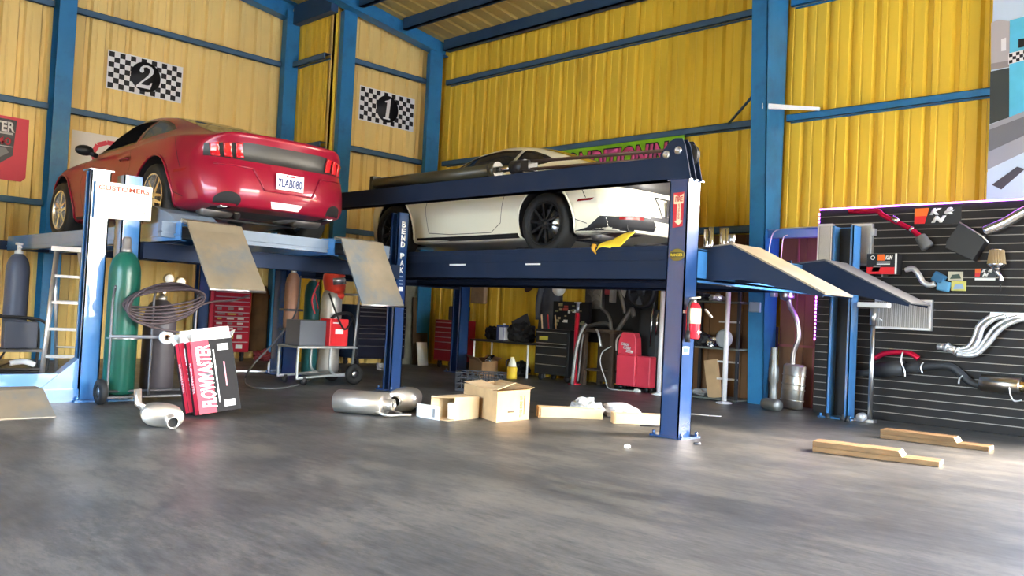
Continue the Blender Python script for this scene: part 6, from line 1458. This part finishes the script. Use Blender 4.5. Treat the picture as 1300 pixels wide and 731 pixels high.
# radiators behind the far lift post, and one in front
ALR = mat('radiator_core', (.30, .30, .29), .5, .6, var=.25, vscale=30, stretch=(30, 1, 1))
def radiator(pts, label, depth=.05, d=.0055, frame_side=None, cat='radiator', top=True):
    P = [sy_(*p, d) for p in pts]; t = thing('radiator', (sum(p.x for p in P)/4, SY-d, min(p.z for p in P)), label, cat, None)
    x0, x1 = min(p.x for p in P), max(p.x for p in P); z0, z1 = min(p.z for p in P), max(p.z for p in P)
    b = MB(); b.box((x0+.02, SY-d-depth, z0+.03), (x1-.02, SY-d, z1-.03)); b.build('core', ALR, t)
    for za, zb_ in ((z0, z0+.03), (z1-.03, z1)): b = MB(); b.box((x0, SY-d-depth-.008, za), (x1, SY-d+.004, zb_), bev=.006); b.build('tank', ALU, t)
    for xa, xb in ((x0, x0+.02), (x1-.02, x1)): b = MB(); b.box((xa, SY-d-depth-.004, z0+.03), (xb, SY-d+.002, z1-.03)); b.build('side_channel', ALU, t)
    nf = 26; b = MB()
    for k in range(nf): x = x0+.03+(x1-x0-.06)*k/(nf-1); b.box((x-.0015, SY-d-depth-.003, z0+.03), (x+.0015, SY-d-depth, z1-.03))
    b.build('fins', ALU, t)
    if frame_side:
        b = MB()
        b.box((x1, SY-d-depth-.01, z0+.02), (x1+.03, SY-d, z0+.08)); b.build('bracket', ALU, t); b = MB(); b.box((x1, SY-d-depth-.01, z1-.14), (x1+.03, SY-d, z1-.06)); b.build('bracket', ALU, t)
    return t
radiator([(1041, 285), (1058, 285), (1058, 337), (1041, 337)], 'silver radiator hung on the slatwall left of the far lift post')
radiator([(1084, 285), (1110, 285), (1108, 338), (1084, 338)], 'silver radiator hung on the slatwall right of the far lift post', frame_side=True)
radiator([(1113, 381), (1185, 381), (1184, 417), (1113, 417)], 'wide silver radiator hung low on the slatwall beside the T-topped stand')
# boxed filter kit, pipe and blue filters
t = thing('filter_carton', (sy_(1128, 340).x, SY, sy_(1128, 349).z), 'black, red and orange filter carton standing out from the slatwall', 'box')
a, c = sy_(1107, 349), sy_(1146, 323); w, h = c.x-a.x, c.z-a.z; FY = SY-.16
b = MB(); b.box((a.x, FY, a.z), (c.x, SY-.003, c.z)); b.build('carton', BLACK, t)
def face(nm, u0, v0, u1, v1, mt, sl=0.): b = MB(); b.prism([(a.x+w*u0, a.z+h*v0), (a.x+w*u1, a.z+h*v0), (a.x+w*(u1+sl), a.z+h*v1), (a.x+w*(u0+sl), a.z+h*v1)], FY-.002, FY-.0002, 'Y'); return b.build(nm, mt, t)
face('red_panel', 0, 0, .93, .34, KR); face('orange_panel', .36, .66, .60, .96, KO); face('white_edge', .94, 0, 1, 1, WH); face('filter_picture', .18, .12, .42, .42, mat('picture_grey', (.18, .18, .19), .5), .06)
text('lettering', 'K&N', frame((a.x+w*.74, FY-.0003, a.z+h*.80), (1, 0, 0), (0, 0, 1)), h*.20, WH, t, width=w*.24, bold=.04, shear=.3)
for k in range(2): face('text_line', .34, .56-.10*k, .78, .61-.10*k, WH)
b = MB(); b.lathe([(.075*h, 0), (.105*h, 0), (.105*h, .002), (.075*h, .002)], 20, frame((a.x+w*.20, FY-.0003, a.z+h*.80), (1, 0, 0), (0, 0, 1))); b.build('round_mark', WH, t)
b = MB(); b.box((a.x+w*.5, SY-.15, a.z-.03), (a.x+w*.54, SY, a.z-.001)); b.build('hook', STEEL, t)
t = tag(MB().tube(bez([sy_(1150, 343, .06), sy_(1159, 341, .07), sy_(1166, 348, .08), sy_(1172, 358, .08), sy_(1180, 362, .08), sy_(1187, 360, .08)], 6), .030, 14).build('intake_tube', ALU), 'silver bent intake tube on the slatwall between filter carton and blue filters', 'pipe')
BLF = mat('blue_filter_foam', (.03, .12, .24), .6, var=.2)
for k, ((px, py), rz, lb) in enumerate((((1192, 353), .5, 'dark blue foam filter on the slatwall'), ((1198, 363), .2, 'blue packet below the dark blue foam filter'))):
    p = sy_(px, py, .04); b = MB(); M = Matrix.Translation(p) @ Matrix.Rotation(rz, 4, 'Y'); b.box((-.065, -.035, -.055), (.065, .037, .055), M, .015); tag(b.build('foam_filter', BLF if k == 0 else mat('packet_blue', (.08, .25, .42), .4)), lb, 'filter')
for k, (pts, m1, m2, lb) in enumerate((([(1205, 345), (1223, 345), (1223, 355), (1207, 356)], mat('packet_cream', (.45, .43, .34), .6), mat('packet_dark', (.05, .08, .07), .6), 'cream parts packet pinned on the slatwall, upper of two'), ([(1209, 357), (1227, 357), (1227, 368), (1209, 369)], mat('packet_yellow', (.50, .45, .12), .6), mat('packet_pale_blue', (.25, .35, .50), .6), 'yellow and blue parts packet, lower of two'))):
    P = [sy_(*q) for q in pts]; x0, x1, z0, z1 = P[0].x, P[1].x, P[3].z, P[0].z; t = thing('parts_packet', ((x0+x1)/2, SY, z0), lb, 'packet')
    b = MB(); b.box((x0, SY-.03, z0), (x1, SY-.001, z1)); b.build('packet', m1, t); b = MB(); b.prism([(x0+.02, z0+.015), (x1-.01, z0+.02), (x1-.03, z1-.025), (x0+.04, z1-.035)], SY-.032, SY-.0302, 'Y'); b.build('picture', m2, t)
# black heat shield box, silver tube, cone filter
t = thing('heat_shield', (sy_(1235, 300).x, SY, sy_(1235, 330).z), 'black angular heat shield on the slatwall under the silver tube', 'car part')
P = [sy_(*q, .0) for q in ((1207, 308), (1224, 284), (1252, 301), (1256, 308), (1240, 332), (1206, 316))]
b = MB(); b.prism([(p.x, p.z) for p in P], SY-.14, SY-.005, 'Y'); b.build('shell', mat('shield_black', (.016, .016, .017), .45), t, bevel=.004)
b = MB(); b.tube([V((P[1].x, SY-.142, P[1].z)), V((P[2].x, SY-.142, P[2].z)), V((P[3].x+.03, SY-.142, P[3].z-.01))], .008, 6); b.build('bright_edge', ALU, t)
t = thing('intake_tube', (sy_(1275, 285).x, SY, sy_(1275, 297).z), 'thick polished silver tube rising to the right edge of the slatwall', 'pipe')
pipe_end(t, bez([sy_(1340, 254, .10), sy_(1300, 269, .10), sy_(1275, 283, .10), sy_(1250, 293, .10)], 6), .055, mat('polished_tube', (.72, .72, .70), .18, .95), 'tube')
t = thing('cone_filter', (sy_(1265, 325).x, SY, sy_(1265, 348).z), 'tan pleated cone filter with chrome base on the slatwall', 'filter')
c = sy_(1265, 335, .09); M = Matrix.Translation(c)
prof = []
b = MB(); ns = 72
for z, r0 in ((0, .080), (.02, .082), (.13, .066), (.15, .064)):
    pass
ringz = [(0, .085), (.145, .066)]
rings = [[b.bm.verts.new(M @ V(((r+(.004 if k % 2 else -.004))*math.cos(2*PI*k/ns), (r+(.004 if k % 2 else -.004))*math.sin(2*PI*k/ns), z))) for k in range(ns)] for z, r in ringz]
for k in range(ns): b.bm.faces.new((rings[0][k], rings[0][(k+1) % ns], rings[1][(k+1) % ns], rings[1][k]))
b.build('pleats', mat('filter_tan', (.30, .22, .12), .7), t)
b = MB(); b.lathe([(0, .155), (.05, .155), (.066, .15), (.068, .142), (.0, .142)], 28, M); b.build('top_cap', CHROME, t)
b = MB(); b.lathe([(.086, .0), (.088, -.01), (.06, -.03), (.045, -.05), (.04, -.08), (0, -.08)], 28, M); b.build('base', CHROME, t)
p = sy_(1272, 352, .05); b = MB(); b.tube(bez([sy_(1264, 343, .08), sy_(1268, 348, .08), sy_(1271, 352, .07), sy_(1271, 357, .07)], 5), .022, 10); b.build('elbow', CHROME, t)
# headers
t = thing('exhaust_headers', (sy_(1250, 425).x, SY, sy_(1250, 450).z), 'bright four-into-one exhaust headers on the slatwall', 'car part')
HM = mat('ceramic_silver', (.72, .73, .74), .28, .7)
for k, pts in enumerate(([(1215, 444), (1229, 440), (1237, 428), (1242, 414), (1252, 405), (1259, 401)], [(1215, 446), (1234, 443), (1243, 430), (1248, 416), (1262, 405), (1276, 401)], [(1215, 448), (1236, 447), (1249, 434), (1262, 416), (1278, 406), (1292, 402)], [(1215, 450), (1238, 450), (1254, 437), (1270, 418), (1288, 408), (1310, 403)])):
    b = MB(); b.tube(bez([sy_(x, y, .10+.03*(k % 2)) for x, y in pts], 6), .0235, 12); b.build('primary_tube', HM, t)
b = MB(); b.tube([sy_(1199, 440, .11), sy_(1216, 446, .11)], .042, 14); b.build('collector', HM, t)
for p, q in (((1201, 440), (1203, 441)), ((1214, 445), (1216, 446))): b = MB(); b.tube([sy_(*p, .11), sy_(*q, .11)], .052, 14); b.build('flange', HM, t)
b = MB(); b.tube([sy_(1190, 440, .11), sy_(1200, 440.5, .11)], [.03, .036], 12); b.build('outlet', HM, t)
b = MB(); a, c = sy_(1256, 399, .12), sy_(1312, 401, .12); b.box((a.x, SY-.09, a.z-.02), (c.x, SY-.02, a.z+.02)); b.build('head_flange', HM, t)
# black exhaust with red tube, muffler at the right edge
BX = mat('black_exhaust', (.030, .032, .036), .5); t = thing('exhaust_system', (sy_(1160, 470).x, SY, sy_(1160, 485).z), 'matt black exhaust with hangers on the lower slatwall', 'car part')
b = MB(); b.tube([sy_(1083, 475, .092), sy_(1112, 472, .092)], .036, 14); b.tube([sy_(1112, 470, .092), sy_(1148, 467, .092)], [.085, .085], 20); b.tube([sy_(1146, 467.5, .092), sy_(1168, 466, .092)], .055, 14); b.build('muffler_body', BX, t)
b = MB(); b.tube(bez([sy_(1160, 466, .092), sy_(1185, 464, .092), sy_(1205, 465, .092), sy_(1218, 473, .092), sy_(1230, 484, .092), sy_(1244, 489, .092)], 6), .042, 14); b.build('pipe', BX, t)
for pts in ([(1146, 447), (1144, 458), (1148, 470), (1149, 478)], [(1172, 460), (1169, 466), (1171, 474)], [(1222, 477), (1218, 481), (1217, 487)]):
    b = MB(); b.tube(bez([sy_(x, y, .17) for x, y in pts], 5), .009, 7); lab(b.build('hanger', STEEL, t), 'steel hanger')
tag(MB().tube(bez([sy_(1110, 455, .10), sy_(1122, 449, .10), sy_(1140, 447, .10), sy_(1156, 449, .10), sy_(1166, 455, .10)], 6), .030, 14).build('red_pipe', RM), 'curved red pipe on the slatwall above the black exhaust', 'pipe')
t = thing('muffler', (sy_(1270, 488).x, SY, sy_(1270, 498).z), 'titanium coloured round muffler on the slatwall at the right edge', 'muffler')
a, c = sy_(1245, 485, .092), sy_(1296, 490, .092); d = (c-a).normalized(); q = d.to_track_quat('Z', 'Y').to_matrix().to_4x4(); q.translation = a; L_ = (c-a).length
TI = mat('titanium', (.42, .40, .36), .28, 1.)
b = MB(); b.lathe([(0, 0), (.07, 0), (.09, .01), (.09, L_-.01), (.082, L_), (0, L_)], 28, q); b.build('can', TI, t)
b = MB(); b.lathe([(.062, L_), (.066, L_+.1), (.052, L_+.1), (.05, L_)], 24, q); b.build('tip', mat('tip_gold', (.60, .48, .28), .2, 1.), t)
b = MB(); b.tube(bez([sy_(1281, 491, .187), sy_(1283, 502, .19), sy_(1288, 509, .19), sy_(1297, 508, .19)], 6), .008, 7); b.build('bracket', STEEL, t)
# hook with small bits
p = sy_(1271, 367, .02); b = MB(); b.tube([sy_(1270, 361, .0), sy_(1270, 363, .06), sy_(1270, 369, .06)], .006, 6); tag(b.build('slat_hook', BLACK), 'empty black hook on the slatwall under the small sticker', 'hook')
# T-topped support stand before the slatwall
f = fl(1104, 536); hz = ay_(1110, 388, f.y).z
t = thing('support_stand', (f.x, f.y, 0), 'T-topped steel support stand with a roller foot before the slatwall', 'stand')
b = MB(); b.cyl((f.x, f.y, .03), (f.x, f.y, hz-.10), .024, seg=16); b.build('tube', STEEL, t)
b = MB(); b.cyl((f.x, f.y, hz-.22), (f.x, f.y, hz-.02), .036, seg=16); b.tube([(f.x, f.y, hz-.1), (f.x+.10, f.y-.02, hz-.16)], .010, 8); b.build('clamp', STEEL, t)
b = MB(); b.box((f.x-.17, f.y-.05, hz-.02), (f.x+.17, f.y+.05, hz+.035), bev=.01); lab(b.build('head', WHITE, t), 'white T-shaped head')
b = MB(); b.box((f.x-.16, f.y-.04, .0), (f.x+.06, f.y+.04, .03)); b.build('foot', STEEL, t)
b = MB(); b.lathe([(0, -.05), (.045, -.05), (.05, -.04), (.05, .04), (.045, .05), (0, .05)], 20, Matrix.Translation((f.x-.07, f.y-.05, .05)) @ Matrix.Rotation(PI/2, 4, 'X')); b.build('roller', mat('roller_grey', (.40, .40, .42), .4, .5), t)
# grease guns / cones at the foot of the far post
for k, px in enumerate((1052, 1071, 1077)):
    p = fl(px, 531+k*2); b = MB(); b.lathe([(.0, 0), (.03, 0), (.026, .02), (.010, .06), (0, .065)], 14, Matrix.Translation((p.x, p.y-.03, 0))); tag(b.build('anchor_cone', DKM), ('dark anchor cone', 'dark anchor cone', 'dark anchor cone')[k]+(' left of the far lift post foot', ' in the middle of the far lift post foot', ' right of the far lift post foot')[k], 'anchor')
# wooden ramps: a long plank with a shorter one on top
def ramp(a, c, e, label):
    A_, C_, E_ = fl(*a), fl(*c), fl(*e); d = (C_-A_).normalized(); n = V((-d.y, d.x, 0)); L_ = (C_-A_).length; w = .20
    t = thing('wheel_ramp', (A_.x, A_.y, 0), label, 'ramp', 'wooden wheel ramps')
    M = Matrix((d, n, V((0, 0, 1)))).transposed().to_4x4(); M.translation = A_
    b = MB(); b.box((0, 0, .001), (L_, w*.48, .040), M, .003); b.build('bottom_plank', WOOD, t); b = MB(); b.box((0, w*.52, .001), (L_, w, .040), M, .003); b.build('bottom_plank', WOOD, t)
    b = MB(); b.prism([(0, .0405), (L_*.72, .0405), (L_*.69, .085), (.0, .085)], .0, w*.97, 'Y', M); b.build('top_plank', WOOD, t, bevel=.003)
    for xx, y0, y1, z0, z1 in ((L_, .002, w*.47, .003, .039), (L_, w*.53, w-.002, .003, .039)): b = MB(); b.box((xx, y0, z0), (xx+.003, y1, z1), M); b.build('end_grain', WOODE, t)
    b = MB(); b.prism([(L_*.72+.001, .0415), (L_*.72+.004, .0415), (L_*.69+.004, .0845), (L_*.69+.001, .0845)], .004, w*.965, 'Y', M); b.build('end_grain', WOODE, t)
    return t
ramp((1031, 573), (1192, 593), (1212, 588), 'wooden wheel ramp on the floor, nearer one of the two')
ramp((1117, 556), (1255, 573), (1272, 568), 'wooden wheel ramp on the floor, farther one near the slatwall')
# fire extinguisher on the near column
px_ = -4.219+.075; p = ax_(879, 405, px_); zt_, zb_ = ax_(880, 384, px_).z, ax_(879, 430, px_).z; yc_ = p.y+.015
t = thing('fire_extinguisher', (px_, yc_, zb_), 'red fire extinguisher hung on the near lift column', 'fire extinguisher')
T = Matrix.Translation((px_, yc_, zb_)); H_ = zt_-zb_; EXR = mat('extinguisher_red', (.55, .02, .035), .25, coat=.5)
b = MB(); b.lathe([(0, 0), (.055, 0), (.062, .01), (.062, H_-.06), (.055, H_-.025), (.03, H_), (0, H_)], 28, T); b.build('tank', EXR, t)
b = MB(); b.lathe([(.0630, H_*.42), (.0630, H_*.84)], 24, T, a0=-1.9, a1=1.0); b.build('label', mat('extinguisher_label', (.74, .68, .50), .5), t, solid=.001)
b = MB(); b.prism([(-.035, .06), (.0, .085), (.0, .068), (.03, .068), (.03, .052), (.0, .052), (.0, .035)], .0625, .0645, 'X', T); b.build('arrow', WH, t)
b = MB(); b.lathe([(0, H_-.01), (.022, H_-.01), (.022, H_+.03), (0, H_+.03)], 14, T); b.build('valve', STEEL, t)
b = MB(); b.box((-.012, -.02, H_+.03), (.012, .13, H_+.045), T @ Matrix.Rotation(.12, 4, 'X')); b.build('top_lever', STEEL, t)
b = MB(); b.box((-.010, .02, H_-.0), (.010, .145, H_+.012), T @ Matrix.Rotation(-.55, 4, 'X')); b.build('carry_handle', STEEL, t)
b = MB(); b.tube(bez([T @ V((0, -.02, H_+.02)), T @ V((.0, -.06, H_+.0)), T @ V((.0, -.085, H_-.08)), T @ V((0, -.08, H_*.4)), T @ V((0, -.075, .05))], 6), .011, 8); b.build('discharge_hose', RUBBER, t)
b = MB(); b.lathe([(.012, 0), (.022, 0), (.018, .10), (.012, .10)], 12, T @ Matrix.Translation((0, -.075, -.03))); b.build('nozzle', BLACK, t)
b = MB(); b.box((-.0755, -.05, H_*.70), (-.055, .05, H_*.78), T); b.build('wall_bracket', STEEL, t)
# violet glow of the light strip
for k, (x, z) in enumerate(((-4.80, 1.9), (-4.80, 1.3))):
    ld = bpy.data.lights.new('led_glow', 'AREA'); ld.shape = 'RECTANGLE'; ld.size = .05; ld.size_y = .6; ld.energy = 1.0; ld.color = (.40, .08, 1.0)
    o = bpy.data.objects.new('led_glow', ld); COL.objects.link(o); o.location = (x, SY+.02, z); o.rotation_euler = Euler((0, math.radians(90), 0));
